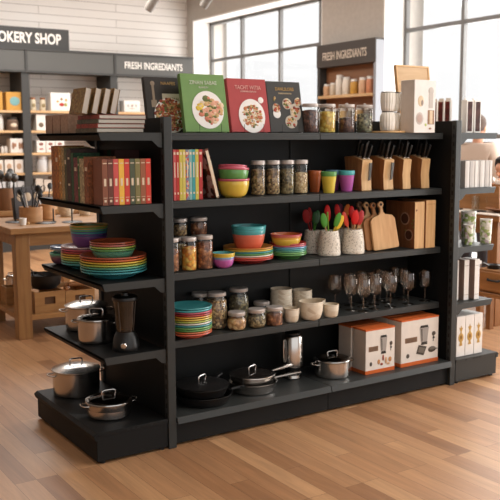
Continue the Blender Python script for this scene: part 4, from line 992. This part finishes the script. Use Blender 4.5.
def build_wall():
    wall_unit(-.58, .62, 'shelf unit outside the left edge of the photo')
    wall_unit(.62, 1.82, 'shelf unit at the far left under the large shop sign')
    wall_unit(1.82, 3.02, 'middle shelf unit of the back wall, above the stacked books')
    wall_unit(3.02, 4.22, 'shelf unit in the corner with FRESH lettering on its header', 'FRESH INGREDIANTS')
    t = thing('shop_sign', 'dark grey COOKERY SHOP sign board standing on top of the wall shelving', 'sign', (.95, FY+.02, 2.54))
    MB().box(0, 0, 0, 1.47, .06, .262).build('board', GFD, t, bevel=.004)
    text('COOKERY SHOP', .178, paint((236, 230, 220), .6), t, (1.36, -.002, .072), FACE, sx=.76, off=.0045, align='RIGHT')
    kraft = (206, 150, 66); wh = (226, 220, 212)
    g = 'packaged goods on the wall shelves'
    def sb(*a, **k): return small_box(*a, group=g, **k)
    z = 1.775
    for i, x in enumerate((1.32, 1.58)): small_box(x, z, .215, .225, kraft, ['mustard yellow box with blue label, cut by the left edge of the photo', 'mustard yellow box with a blue label beside the upright'][i], g, pics=[(.5, .5, .3, .25, (120, 170, 170)), (.5, .5, .24, .18, (170, 206, 200))])
    for i, x in enumerate((1.36, 1.40)): pass
    canister(1.50, 1.525, .055, .20, (206, 200, 192), 'white canister at the left edge on the second wall shelf', g, (190, 184, 176)); canister(1.67, 1.525, .075, .165, (120, 96, 80), 'round glass jar of mixed sweets on the second wall shelf', g, (60, 54, 50), (226, 206, 180))
    for i, x in enumerate((1.53, 1.575)): canister(x, 1.245, .02, .085, wh, ['small white pot left of the photo-print box', 'small white pot touching the photo-print box'][i], g, wh)
    small_box(1.612, 1.245, .175, .18, wh, 'white box with brown pictures on the third wall shelf', g, pics=[(.2, .5, .1, .25, (150, 106, 80)), (.35, .55, .08, .15, (170, 120, 90)), (.68, .5, .1, .25, (160, 116, 86)), (.85, .5, .08, .25, (140, 96, 72))])
    for i, (x, w) in enumerate(((1.44, .07), (1.53, .11), (1.655, .112))): small_box(x, .995, w, .165, (222, 212, 200), 'pale box with brown print on the fourth wall shelf, %s from the photo edge' % ORD[i], g, pic=(186, 150, 120))
    for i, x in enumerate((1.42, 1.56, 1.68)): small_box(x, .745, .11, .14, (196, 196, 198), 'greyish box low on the wall shelving, %s from the left' % ORD[i], g)
    # middle unit
    for i, x in enumerate((1.945, 2.075)): canister(x, z, .040, .17, (206, 190, 160), ['small spice bottle with a brown cap, left one', 'small spice bottle with a brown cap, right one'][i], g, (150, 96, 60), (150, 130, 90), name='spice_bottle')
    small_box(2.155, z, .265, .232, (230, 224, 216), 'white square box printed with red fruit on the top wall shelf', g, pics=[(.55, .35, .13, .1, (186, 60, 50)), (.35, .52, .06, .06, (206, 150, 60)), (.55, .65, .07, .07, (140, 110, 70)), (.78, .6, .06, .08, (196, 150, 80)), (.75, .35, .08, .1, (160, 160, 80))])
    small_box(2.50, z, .10, .235, (186, 130, 76), 'brown upright box right of the fruit box', g); small_box(2.63, z, .15, .19, wh, 'white box behind the leaning books', g, pic=(190, 150, 120))
    for i, (x, w, h) in enumerate(((1.955, .125, .205), (2.10, .10, .18), (2.23, .14, .2), (2.40, .12, .2))): small_box(x, 1.525, w, h, wh, ['tall white packet with round brown picture beside the upright', 'shorter white packet with a round picture', 'white packet behind the brown volumes', 'last white packet behind the brown volumes'][i], g, pics=[(.5, .35, .26, .15, (120, 100, 80))])
    for i, x in enumerate((1.95, 2.075, 2.20)): small_box(x, 1.245, .118, .155, wh, ['white box with red-brown print near the end unit, left', 'white box with red-brown print near the end unit, middle', 'white box with red-brown print near the end unit, right'][i], g, pics=[(.5, .7, .26, .12, (150, 90, 80)), (.5, .3, .25, .08, (186, 120, 110))])
    canister(2.03, .995, .07, .205, (206, 204, 204), 'large white canister on the fourth wall shelf', g, (226, 224, 222)); canister(2.17, .995, .055, .19, (212, 200, 186), 'cream canister behind the amber books', g, (190, 160, 120))
    for i, x in enumerate((1.92, 2.03, 2.14)): small_box(x, .745, .095, (.17, .15, .19)[i], (204, 190, 176), 'pale packet on the fifth wall shelf, %s after the upright' % ORD[i], g)
    small_box(3.18, z, .235, .155, wh, 'white box with faint grey print beside the black cookbook', g, pics=[(.25, .55, .08, .12, (180, 176, 172)), (.5, .55, .08, .12, (170, 150, 140)), (.75, .55, .08, .12, (180, 176, 172)), (.5, .3, .2, .03, (190, 150, 130))])
    # unit on the window wall
    t = thing('ingredient_cabinet', 'tall dark wall cabinet with FRESH lettering and a walnut back, between the windows', 'cabinet', (4.30, 4.51, 0), R(-90))
    W = 1.0
    wb = wood('cabinet_back', (150, 102, 66), (128, 84, 54), 'X', 4)
    MB().box(0, 0, 0, .045, .112, 2.42).build('side_panel', GFD, t); MB().box(W-.04, 0, 0, W, .112, 2.43).build('side_panel', mat('pale_grey_side', (150, 152, 158), .6), t)
    MB().box(.001, -.012, 2.20, W-.001, .112, 2.45).build('header', mat('brown_black_header', (64, 56, 50), .6), t, bevel=.003)
    MB().box(.045, .100, .1, W-.04, .112, 2.20).build('back_board', wb, t)
    for z in (1.885, 1.56, 1.2, .85, .5, .1): MB().box(.045, -.02, z-.03, W-.04, .100, z).build('shelf', SHW, t)
    text('FRESH INGREDIANTS', .125, paint((216, 200, 180), .6), t, (.11, -.014, 2.275), FACE, sx=.64, off=.0015)
    g = 'jars in the walnut-backed cabinet'
    for i, (dx, r, h, c) in enumerate(((.13, .045, .13, (206, 160, 120)), (.24, .042, .14, (206, 186, 160)), (.35, .045, .22, (222, 212, 198)), (.47, .046, .19, (226, 214, 196)), (.60, .045, .16, (206, 150, 60)), (.74, .045, .17, (216, 170, 130)), (.86, .042, .175, (206, 130, 90)))):
        canister(4.345, 1.885, r, h, c, '%s jar in the cabinet between the windows, %s from the left' % (['pale orange', 'pale', 'tall white', 'wide cream', 'amber honey', 'peach', 'coral'][i], ORD[i]), g, (230, 226, 220), None, 'glass_jar', Y0=4.51-dx)
    for i in range(6): canister(4.345, 1.56, .045, .18, ((190, 150, 80), (110, 90, 70))[i % 2], 'jar on the lower cabinet shelf seen between the clear jars, %s from the left' % ORD[i], g, (200, 196, 190), None, 'glass_jar', Y0=4.51-.15-.135*i)
    # spot lamps
    for i, (x, y, z) in enumerate(((2.464, 5.0, 2.84), (3.141, 5.0, 2.93))):
        t = thing('ceiling_spotlight', ['small metal spotlight hanging from the ceiling, left one', 'small metal spotlight hanging from the ceiling, right one, near the window'][i], 'spotlight', (x, y, 3.5))
        d = z-3.5
        MB().lathe([(0, -.02), (.05, -.02), (.05, 0), (0, 0)], 20).build('ceiling_plate', STEELD, t)
        MB().tube([(0, 0, -.02), (0, 0, d+.05)], .008, 8).build('stem', STEELD, t)
        MB().lathe([(0, -.09), (.045, -.09), (.05, -.06), (.05, .05), (.035, .07), (0, .07)], 24, M=T(0, 0, d, rx=R(35), rz=R(40))).build('lamp_head', mat('lamp_grey', (120, 112, 104), .5, .3), t)

# ------------------------------------------------------------------ tables
def table(name, lab, loc, rz, X, Y, top, legs=.07, apron=.09, shelf=None, m=OAK, mz=OAKZ, th=.042, inset=.05):
    t = thing(name, lab, 'table', loc, rz)
    MB().box(0, 0, top-th, X, Y, top).build('tabletop', m, t, bevel=.004)
    i = inset
    for (x, y) in ((i, i), (X-i-legs, i), (i, Y-i-legs), (X-i-legs, Y-i-legs)): MB().box(x, y, 0, x+legs, y+legs, top-th).build('leg', mz, t, bevel=.003)
    z0, z1 = top-th-apron, top-th
    MB().box(i+legs, i+.01, z0, X-i-legs, i+.03, z1).box(i+legs, Y-i-.03, z0, X-i-legs, Y-i-.01, z1).box(i+.01, i+legs, z0, i+.03, Y-i-legs, z1).box(X-i-.03, i+legs, z0, X-i-.01, Y-i-legs, z1).build('apron', m, t)
    if shelf: MB().box(i+.012, i+.012, shelf-.035, X-i-.012, Y-i-.012, shelf).build('lower_shelf', m, t, bevel=.003)
    return t
def crate(w, d, h, lab, loc, rz, m, group='wooden crates'):
    t = thing('wooden_crate', lab, 'crate', loc, rz, group); th = .012; a, b = w*.32, w*.68; c, e = h*.38, h*.74
    for y in (0, d-th):
        f = MB().prism([(0, 0), (w, 0), (w, c), (a, c), (a, e), (b, e), (b, c+.0001), (w, c+.0001), (w, h), (0, h)], y, y+th, 'XZ'); f.build('end_board', m, t)
    for x in (0, w-th): MB().box(x, th, 0, x+th, d-th, h).build('side_board', m, t)
    MB().box(th, th, .0, w-th, d-th, .01).build('bottom', m, t)
    MB().box(a, th+.001, c, b, th+.004, e).build('recess', mat('crate_shadow', (92, 62, 38), .8), t)
    return t
def build_tables():
    rz = R(-2)
    table('display_table', 'square-legged oak display table at the left holding wooden utensil pots', (.050, 2.44, 0), rz, 1.45, .90, .797, legs=.10, shelf=.165, inset=.045)
    table('display_table', 'second oak table behind the first, nearer the wall shelving', (-.45, 3.95, 0), rz, 1.75, .75, .797, legs=.07)
    Mt = Matrix.Translation((.066, 2.43, 0)) @ Matrix.Rotation(rz, 4, 'Z')
    zt = .798
    def pot_(x, y, r, h, lab, m=OAK, n=7, seedv=1, dark=True):
        t = thing('utensil_pot', lab, 'pot', (x, y, zt), 0, 'round wooden utensil pots')
        MB().lathe([(0, 0), (r*.96, 0), (r, .004), (r, h), (r*.93, h), (r*.93, .01), (0, .01)], 28).build('body', m, t)
        rnd = random.Random(seedv)
        for i in range(n):
            a = rnd.uniform(0, 6.28); q = r*.45; tx, ty = math.cos(a), math.sin(a)
            ln = rnd.uniform(.16, .24)
            u = thing('black_utensil', 'black kitchen utensil in the %s, %s one' % (lab.split(',')[0], ORD[i]), 'kitchen utensil', (x+q*tx*.3, y+q*ty*.3, zt+.014), 0, 'black utensils in the '+lab.split(',')[0])
            ax = Vector((tx*.35, ty*.35, 1)).normalized(); u.rotation_euler = Vector((0, 0, 1)).rotation_difference(ax).to_euler()
            MB().tube([(0, 0, 0), (0, 0, ln)], .005, 6).build('handle', BLKPL if i % 4 else WHITE, u)
            if i % 2: MB().ball((0, 0, ln+.02), .02, .006, .028, 10, 6).build('head', BLKPL, u)
            else: MB().tube([(0, 0, ln), (.016, 0, ln+.02), (.014, 0, ln+.05), (0, 0, ln+.06), (-.014, 0, ln+.05), (-.016, 0, ln+.02), (0, 0, ln)], .003, 6).build('head', BLKPL, u)
    tanm = wood('pot_wood', (190, 140, 92), (166, 116, 70), 'X', 5)
    pot_(.335, 2.84, .085, .115, 'wide wooden pot at the table edge, full of black tools', tanm, 9, 5)
    pot_(.520, 3.02, .065, .115, 'narrow wooden pot behind the wide one', tanm, 4, 9)
    # canister with spoons on second table
    t = thing('utensil_pot', 'tall brown canister of metal ladles on the second table', 'pot', (.545, 4.06, zt), 0)
    MB().lathe([(0, 0), (.075, 0), (.078, .005), (.078, .19), (.072, .19), (.072, .01), (0, .01)], 28).build('body', wood('canister_wood', (150, 108, 76), (126, 88, 60), 'Z', 6), t)
    for i, (dx, dy, ln) in enumerate(((-.03, 0, .27), (.02, .01, .28), (.0, -.02, .25), (.035, -.01, .24))):
        u = thing('metal_ladle', 'dark metal ladle in the tall brown canister, %s one' % ORD[i], 'ladle', (.545+dx*.5, 4.06+dy*.5, zt+.012), 0, 'ladles in the tall canister', R(-dy*300), R(dx*260))
        MB().tube([(0, 0, 0), (0, 0, ln)], .005, 6).build('handle', STEELD, u); MB().ball((0, 0, ln+.03), .034, .012, .042, 12, 7).build('ladle_bowl', STEELD, u)
    # dark display card with round samples
    t = thing('sample_board', 'dark board showing pale round samples, behind the wooden pots', 'display board', (.315, 3.12, zt), R(5), None, R(-10))
    MB().box(0, 0, 0, .23, .012, .25).build('board', mat('slate_board', (70, 68, 70), .6), t, bevel=.002)
    m = MB()
    for i in range(3): m.ball((.045+.07*i, -.001, .17), .024, .004, .034, 12, 6)
    m.build('round_samples', paint((214, 190, 160)), t)
    MB().box(0, .014, 0, .012, .06, .17).box(.218, .014, 0, .23, .06, .17).build('back_feet', BLKPL, t)
    t = thing('white_cup', 'small white cup at the front corner of the oak table', 'cup', (.213, 2.66, zt)); MB().lathe([(0, .003), (.022, 0), (.027, .05), (.0245, .05), (.02, .006), (0, .006)], 24).build('body', WHITE, t)
    t = thing('white_cup', 'tiny pale cup beside the small white cup', 'cup', (.262, 2.69, zt)); MB().lathe([(0, .003), (.010, 0), (.012, .018), (.010, .018), (.009, .006), (0, .006)], 16).build('body', PINE, t)
    for i, (x, y, r, h) in enumerate(((.235, 2.90, .075, .30), (.395, 2.70, .075, .02), (.585, 2.66, .075, .13), (.475, 2.75, .02, .10))):
        t = thing('display_stand', ['thin black stand at the left of the oak table', 'flat black disc stand in front of the wide pot', 'thin black stand at the right, below the amber books', 'short black peg beside the narrow pot'][i], 'stand', (x, y, zt), 0, 'thin black display stands')
        MB().lathe([(0, 0), (r, 0), (r, .004), (r*.9, .007), (0, .008)], 28).build('disc_base', BLKPL, t)
        if h > .05: MB().tube([(0, 0, .006), (0, 0, h)], .006, 8).build('rod', BLKPL, t)
        if i == 2: MB().tube([(-.03, 0, .127), (0, 0, .137), (.04, 0, .127)], .004, 6).build('cross_arm', BLKPL, t)
    for i, (x, y, r, h) in enumerate(((.74, 3.18, .07, .09), (.90, 3.19, .065, .10), (1.02, 2.95, .07, .05))):
        t = thing('pale_dish', ['cream bowl at the back of the oak table', 'second cream bowl at the back of the oak table, further right', 'cream dish near the dark gondola on the oak table'][i], 'bowl', (x, y, zt), 0, 'cream bowls on the oak table')
        MB().lathe([(0, .004), (r*.6, 0), (r*.95, h*.6), (r, h), (r*.94, h), (r*.55, .01), (0, .01)], 28).build('body', CREAM, t)
    # lower shelf goods
    zs = .166
    crate(.225, .40, .15, 'wooden crate with a square handle hole, left of the pair on the table shelf', (.240, 2.545, zs), rz, OAK)
    crate(.225, .40, .135, 'wooden crate nearer the dark gondola on the table shelf', (.478, 2.56, zs), rz, OAK)
    crate(.16, .16, .13, 'small crate in the rear left corner of the table shelf', (.170, 2.98, zs), rz, OAK)
    t = thing('iron_wok', 'black iron wok with loop handles resting on the crates', 'wok', (.375, 2.70, zs+.151), R(15))
    MB().lathe([(0, 0), (.08, 0), (.112, .035), (.126, .100), (.131, .105), (.122, .103), (.106, .038), (.076, .006), (0, .006)], 36).build('body', IRON, t)
    for s in (-1, 1): MB().tube([(s*.122, -.035, .10), (s*.128, -.030, .145), (s*.130, 0, .162), (s*.128, .030, .145), (s*.122, .035, .10)], .006, 8).build('loop_handle', IRON, t)
    t = thing('iron_ladle', 'black ladle lying across the wok', 'ladle', (.345, 2.60, zs+.258), R(20)); MB().tube([(0, 0, .0), (.02, .13, .012)], .008, 8).build('handle', IRON, t); MB().ball((.024, .16, .004), .03, .03, .012, 12, 6).build('ladle_bowl', IRON, t)
    for i, (x, y, a) in enumerate(((.52, 2.66, 20), (.56, 2.74, 60), (.61, 2.68, -15))):
        t = thing('rolling_pin', 'wooden rolling pin lying in the right crate, %s one' % ORD[i], 'rolling pin', (x, y, zs+.10+.03*i), R(a), 'rolling pins in the crate')
        MB().lathe([(0, -.09), (.012, -.088), (.012, -.06), (.02, -.055), (.02, .055), (.012, .06), (.012, .088), (0, .09)], 14, M=T(ry=R(90))).build('body', BEECHD, t)
    pot('steel_pot', .05, .07, (.245, 3.06, zs+.131), 'little dark steel pot on the rear small crate', 'pot', 'steel', 0, lidh=.01, handle_up=.02)
    # right hand table
    dk = wood('cherry_table', (160, 110, 62), (134, 88, 46), 'Y', 5); dkz = wood('cherry_leg', (156, 106, 60), (130, 84, 44), 'Z', 5)
    t = table('display_table', 'warm brown display table with a pale top beside the window, right edge of the photo', (3.16, .86, 0), 0, .72, 1.25, .835, legs=.09, apron=.10, shelf=None, m=dk, mz=dkz, th=.045, inset=.04)
    MB().box(-.004, -.004, .836, .724, 1.254, .842).build('pale_surface', paint((222, 206, 190), .3), t)
    MB().box(.05, .06, .27, .67, 1.19, .30).build('lower_shelf', dk, t, bevel=.003)
    zt = .843; g = 'things on the table by the window'
    t = thing('wooden_crate', 'long wooden display box at the back of the window table', 'crate', (3.44, 1.10, zt), 0, g)
    MB().box(0, 0, 0, .012, .8, .19).box(.25, 0, 0, .262, .8, .19).box(.012, 0, 0, .25, .012, .19).box(.012, .788, 0, .25, .8, .19).build('side_boards', dk, t); MB().box(.012, .012, 0, .25, .788, .012).build('bottom', dk, t)
    for i, (x, y, r, h, lab) in enumerate(((3.32, 1.45, .07, .24, 'thin black rod stand on the window table'), (3.30, 1.18, .06, .018, 'flat dark dish at the near edge of the window table'))):
        t = thing('display_stand', lab, 'stand', (x, y, zt)); MB().lathe([(0, 0), (r, 0), (r, .006), (0, .010)], 24).build('disc_base', BLKPL, t)
        if h > .05: MB().tube([(0, 0, .008), (0, 0, h)], .007, 8).build('rod', BLKPL, t)
    t = thing('dark_platter', 'dark shallow platter on the window table, cut by the right edge of the photo', 'platter', (3.42, 1.02, zt)); MB().lathe([(0, .004), (.08, 0), (.15, .03), (.145, .034), (.08, .008), (0, .008)], 32).build('body', WALN, t)
    for i, (x, y) in enumerate(((3.40, 1.30), (3.47, 1.22))):
        t = thing('glass_tumbler', 'clear glass on the window table, %s one' % ['left', 'right'][i], 'glass', (x, y, zt), 0, 'clear glasses on the window table'); MB().lathe([(0, .004), (.028, 0), (.034, .11), (.031, .11), (.026, .008), (0, .008)], 24).build('body', GLASS, t)
    t = thing('low_bench', 'low brown bench standing in front of the window table legs', 'bench', (2.97, .25, 0), 0)
    MB().box(0, 0, .27, .17, .70, .30).build('bench_top', dk, t, bevel=.003)
    for (x, y) in ((.01, .05), (.12, .05), (.01, .60), (.12, .60)): MB().box(x, y, 0, x+.04, y+.04, .27).build('leg', dkz, t)
    t = thing('drawer_box', 'brown wooden drawer box with a dark pull on the low bench at the right edge', 'box', (2.985, .27, .301), 0)
    MB().box(0, 0, 0, .14, .62, .165).build('case', dk, t, bevel=.004); f = MB().box(-.012, .02, .015, 0, .60, .150).build('drawer_front', wood('drawer_front', (164, 112, 62), (140, 90, 46), 'Y', 5), t, bevel=.003)
    MB().tube([(-.012, .40, .10), (-.03, .41, .095), (-.03, .50, .095), (-.012, .51, .10)], .008, 8).build('handle', BLKPL, f)
    for i, (x, y, r) in enumerate(((3.055, .80, .055), (3.055, .67, .055), (3.055, .54, .055))):
        t = thing('iron_pan', 'small black pan on the drawer box, %s one' % ORD[i], 'pan', (x, y, .467), 0, 'small black pans on the drawer box')
        MB().lathe([(0, 0), (r*.8, 0), (r, .03), (r*.95, .03), (r*.76, .005), (0, .005)], 28).build('body', IRON, t); MB().tube([(-r*.95, 0, .025), (-r-.05, .01, .05)], .007, 8).build('handle', STEELD, t)
    for i in range(3):
        t = thing('stacked_tray', 'pale tray at the far end of the lower shelf, %s of the pile' % ['bottom', 'middle', 'top'][i], 'tray', (3.32, 1.50, .301+.03*i), 0, 'trays on the window table lower shelf')
        MB().box(0, 0, 0, .4, .30, .006).box(0, 0, .006, .4, .01, .026).box(0, .29, .006, .4, .3, .026).box(0, .01, .006, .01, .29, .026).box(.39, .01, .006, .4, .29, .026).build('body', [WHITE, mat('brown_tray', (110, 84, 66), .6), WHITE][i], t)
    # low white units by the window further back
    t = thing('low_cabinet', 'low white cabinet under the window behind the right table', 'cabinet', (3.98, 2.35, 0), 0)
    MB().box(0, 0, .03, .42, 1.1, .42).build('case', WHITE, t, bevel=.004)
    for y in (.02, .56): MB().box(-.015, y, .05, 0, y+.52, .40).build('door', paint((206, 196, 186)), t, bevel=.003)

# ------------------------------------------------------------------ people
def skin_mesh(name, joints, edges, root, m, parent, sub=2):
    """joints: name -> (pos, radius); one continuous skinned surface"""
    ids = list(joints); me = bpy.data.meshes.new(name)
    me.from_pydata([joints[k][0] for k in ids], [(ids.index(a), ids.index(b)) for a, b in edges], [])
    me.materials.append(m)
    o = bpy.data.objects.new(name, me); C.objects.link(o); o.parent = parent
    md = o.modifiers.new('skin', 'SKIN'); md.use_smooth_shade = True
    for i, k in enumerate(ids):
        v = me.skin_vertices[0].data[i]; r = joints[k][1]; v.radius = r if isinstance(r, tuple) else (r, r); v.use_root = (k == root)
    s = o.modifiers.new('sub', 'SUBSURF'); s.levels = sub; s.render_levels = sub
    return o
def chain(names): return [(a, b) for a, b in zip(names, names[1:])]
def hand(J, E, wrist, wname, d, side, pre, palmn):
    """five fingers leaving the palm along direction d; side = thumb direction; palmn = palm normal"""
    d = Vector(d).normalized(); s = Vector(side).normalized(); n = Vector(palmn).normalized(); w = Vector(wrist)
    J[pre+'palm'] = (w+d*.045, (.030, .017)); E.append((wname, pre+'palm'))
    for i, (o, ln) in enumerate(((.028, .070), (.010, .080), (-.009, .075), (-.027, .058))):
        b = w+d*.085+s*o
        J[pre+'k%d' % i] = (b, .0105); J[pre+'m%d' % i] = (b+d*ln*.5+n*.008, .009); J[pre+'t%d' % i] = (b+d*ln*.85+n*.028, .0078)
        E += [(pre+'palm', pre+'k%d' % i), (pre+'k%d' % i, pre+'m%d' % i), (pre+'m%d' % i, pre+'t%d' % i)]
    J[pre+'th0'] = (w+d*.035+s*.036+n*.006, .012); J[pre+'th1'] = (w+d*.065+s*.054+n*.014, .010); J[pre+'th2'] = (w+d*.090+s*.058+n*.020, .0085)
    E += [(pre+'palm', pre+'th0'), (pre+'th0', pre+'th1'), (pre+'th1', pre+'th2')]
def person(loc, rz, scale, lab, shirt, trousers, hairc, arms, lean=0.0, skinc=(206, 150, 118), head_yaw=0):
    """standing figure 1.74 m at scale 1, faces local -Y; arms = dict of elbow/wrist positions for L and R"""
    t = thing('person', lab, 'person', loc, rz); t.scale = (scale,)*3
    def ln(p):  # lean forward about the hips
        p = Vector(p); q = p-Vector((0, 0, .92)); c, s = math.cos(lean), math.sin(lean); f = max(0, min(1, q.z/.1))
        return Vector((p.x, p.y, p.z)).lerp(Vector((p.x, q.y*c-q.z*s, .92+q.y*s+q.z*c)), f)
    sk = mat('skin_%d' % skinc[0], skinc, .5); 
    J = {'pelvis': ((0, 0, .93), (.145, .105)), 'belly': (ln((0, -.005, 1.08)), (.130, .095)), 'chest': (ln((0, -.005, 1.27)), (.150, .105)), 'neckb': (ln((0, .005, 1.42)), (.075, .065)),
         'neck': (ln((0, .0, 1.485)), (.052, .052)), 'jaw': (ln((0, -.022, 1.55)), (.058, .070)), 'skull': (ln((0, -.005, 1.635)), (.076, .094)), 'crown': (ln((0, .0, 1.70)), (.058, .070))}
    E = chain(['pelvis', 'belly', 'chest', 'neckb', 'neck', 'jaw', 'skull', 'crown'])
    for s, nm in ((1, 'L'), (-1, 'R')):
        sh = ln((s*.172, 0, 1.41)); el, wr, hd, palm = arms[nm]
        J['sh'+nm] = (sh, .056); J['el'+nm] = (Vector(el), .038); J['fa'+nm] = (Vector(el).lerp(Vector(wr), .35), .037); J['wr'+nm] = (Vector(wr), (.025, .022))
        E += [('chest', 'sh'+nm), ('sh'+nm, 'el'+nm), ('el'+nm, 'fa'+nm), ('fa'+nm, 'wr'+nm)]
        hand(J, E, wr, 'wr'+nm, hd, (0, -1, 0) if abs(Vector(hd).normalized().y) < .6 else (-s, 0, 0), 'h'+nm, palm)
        J['hip'+nm] = ((s*.09, 0, .86), .088); J['kn'+nm] = ((s*.10, -.01, .49), .056); J['ca'+nm] = ((s*.10, .012, .36), .055); J['an'+nm] = ((s*.10, .02, .09), .038); J['ft'+nm] = ((s*.115, -.07, .035), .034); J['to'+nm] = ((s*.125, -.15, .028), .028)
        E += [('pelvis', 'hip'+nm), ('hip'+nm, 'kn'+nm), ('kn'+nm, 'ca'+nm), ('ca'+nm, 'an'+nm), ('an'+nm, 'ft'+nm), ('ft'+nm, 'to'+nm)]
    body = skin_mesh('body', J, E, 'pelvis', sk, t)
    # clothes: same joints, a little fuller
    K = {k: J[k] for k in ('belly', 'chest')}; K['hem'] = ((0, 0, .80), (.172, .130)); K['belly'] = (J['belly'][0], (.152, .115)); K['chest'] = (J['chest'][0], (.170, .122)); K['collar'] = (ln((0, .005, 1.475)), (.095, .085))
    F = chain(['hem', 'belly', 'chest', 'collar'])
    for s, nm in ((1, 'L'), (-1, 'R')):
        K['sh'+nm] = (J['sh'+nm][0], .084); a = Vector(J['sh'+nm][0]).lerp(Vector(J['el'+nm][0]), .92); K['sl'+nm] = (a, .056); F += [('chest', 'sh'+nm), ('sh'+nm, 'sl'+nm)]
    skin_mesh('shirt', K, F, 'hem', shirt, t)
    K = {'waist': ((0, 0, 1.0), (.150, .112)), 'pel': ((0, 0, .90), (.160, .120))}; F = [('waist', 'pel')]
    for s, nm in ((1, 'L'), (-1, 'R')):
        K['h'+nm] = ((s*.092, 0, .84), .098); K['k'+nm] = ((s*.10, -.005, .49), .070); K['c'+nm] = ((s*.10, .01, .10), .060); F += [('pel', 'h'+nm), ('h'+nm, 'k'+nm), ('k'+nm, 'c'+nm)]
    skin_mesh('trousers', K, F, 'pel', trousers, t)
    for s in (1, -1): MB().ball((s*.118, -.065, .042), .048, .135, .042, 16, 8).build('shoe', mat('dark_shoe', (52, 44, 40), .5), t)
    # hair, ears, nose, eyes, mouth
    hc = ln((0, .016, 1.655)); yaw = T(*hc, rz=head_yaw)
    hr = MB().ball((0, 0.010, .008), .091, .112, .098, 20, 12, M=yaw)
    hr.v = [tuple(v) for v in hr.v]
    h = hr.build('hair', hairc, t); 
    for v in h.data.vertices:
        q = Vector(v.co)-hc
        if q.y < -.035 and q.z < .055: v.co.y = hc.y-.04+(q.y+.04)*.25
        if q.z < -.055: v.co.z = hc.z-.055+(q.z+.055)*.3
    f = ln((0, -.095, 1.60)); e = ln((0, -.088, 1.625))
    MB().ball((f.x, f.y-.008, f.z), .013, .018, .022, 10, 6).build('nose', sk, t)
    for s in (1, -1):
        MB().ball((s*.030, e.y-.004, e.z+.004), .012, .008, .008, 10, 6).build('eye', mat('eye_white', (230, 226, 220), .3), t)
        MB().ball((s*.030, e.y-.0115, e.z+.004), .0055, .003, .0055, 8, 5).build('iris', mat('iris_brown', (60, 40, 30), .3), t)
        MB().ball((s*.078, e.y+.090, e.z-.012), .010, .020, .032, 10, 6).build('ear', sk, t)
    m_ = ln((0, -.088, 1.555)); MB().ball((m_.x, m_.y-.003, m_.z), .024, .007, .007, 10, 5).build('mouth', paint((160, 84, 76)), t)
    return t
def build_people():
    shirt = mat('taupe_linen', (196, 176, 160), .85); nt = shirt.node_tree
    hair = mat('brown_hair', (78, 56, 40), .7); navy = mat('dark_trousers', (60, 58, 62), .8)
    person((4.14, 1.96, 0), R(100), .92, 'person with brown hair in a loose taupe short-sleeved shirt, standing beyond the window table', shirt, navy, hair,
           {'L': ((.235, -.02, 1.10), (.215, -.20, .96), (-.1, -.9, -.15), (0, 0, -1)), 'R': ((-.240, .0, 1.09), (-.250, -.06, .86), (0, -.15, -1), (1, 0, 0))})
    person((4.16, 1.50, 0), R(-85), .75, 'person with dark hair at the right edge of the photo, bending over the window table', mat('white_top', (222, 216, 208), .8), navy, mat('black_hair', (46, 42, 42), .6),
           {'L': ((.21, -.28, 1.20), (.15, -.38, 1.26), (0, -1, .0), (0, 0, -1)), 'R': ((-.21, -.28, 1.20), (-.15, -.38, 1.26), (0, -1, 0), (0, 0, -1))}, lean=R(28))

# ------------------------------------------------------------------ lights, world, camera
def area(name, loc, rot, sx, sy, power, col=(1, 1, 1)):
    l = bpy.data.lights.new(name, 'AREA'); l.shape = 'RECTANGLE'; l.size = sx; l.size_y = sy; l.energy = power; l.color = col
    o = bpy.data.objects.new(name, l); C.objects.link(o); o.location = loc; o.rotation_euler = rot; return o
def build_light():
    w = bpy.data.worlds.new('sky'); SC.world = w; w.use_nodes = True
    w.node_tree.nodes['Background'].inputs[0].default_value = (1, 1, 1, 1); w.node_tree.nodes['Background'].inputs[1].default_value = 1.1
    area('daylight_window', (4.95, 0.1, 1.7), (0, R(90), 0), 2.8, 6.4, 365, (1, .985, .96))
    area('daylight_window_far', (4.95, 6.1, 1.7), (0, R(90), 0), 2.8, 2.9, 125, (1, .985, .96))
    for i, (x, y, p) in enumerate(((1.8, -2.2, 56), (-2.0, 1.6, 6), (1.6, 5.3, 115), (3.2, 1.5, 30))):
        area('ceiling_fill', (x, y, 3.42), (0, 0, 0), 1.8, 1.8, p, (1, .975, .94))  # soft fill lamps added under the ceiling to brighten the room
def build_camera():
    cam = bpy.data.cameras.new('camera'); o = bpy.data.objects.new('camera', cam); C.objects.link(o)
    yaw, pitch, roll, f = 0.579246, 0.129352, 0.0043385, 848.8356
    r = Vector((math.cos(yaw), -math.sin(yaw), 0)); fw = Vector((math.sin(yaw)*math.cos(pitch), math.cos(yaw)*math.cos(pitch), -math.sin(pitch))); u = r.cross(fw)
    r2 = r*math.cos(roll)-u*math.sin(roll); u2 = r*math.sin(roll)+u*math.cos(roll)
    M = Matrix((r2, u2, -fw)).transposed().to_4x4(); M.translation = Vector((-1.74859, -3.31985, 1.4)); o.matrix_world = M
    cam.sensor_width = 36; cam.lens = f/500*36; cam.clip_start = .05
    cam.dof.use_dof = True; cam.dof.focus_distance = 3.95; cam.dof.aperture_fstop = 5.0
    SC.camera = o
    SC.view_settings.view_transform = 'Standard'; SC.view_settings.look = 'None'; SC.view_settings.exposure = 0.0
    SC.cycles.use_denoising = True; SC.cycles.max_bounces = 8; SC.cycles.transparent_max_bounces = 24; SC.cycles.caustics_reflective = False; SC.cycles.caustics_refractive = False; SC.cycles.sample_clamp_indirect = 6

build_room(); build_gondola(); build_crockery(); build_jars(); build_glasses(); build_books(); build_cookbooks(); build_knives(); build_crocks(); build_boards(); build_cookware(); build_cartons()
build_wall(); build_tables(); build_people(); build_light(); build_camera()
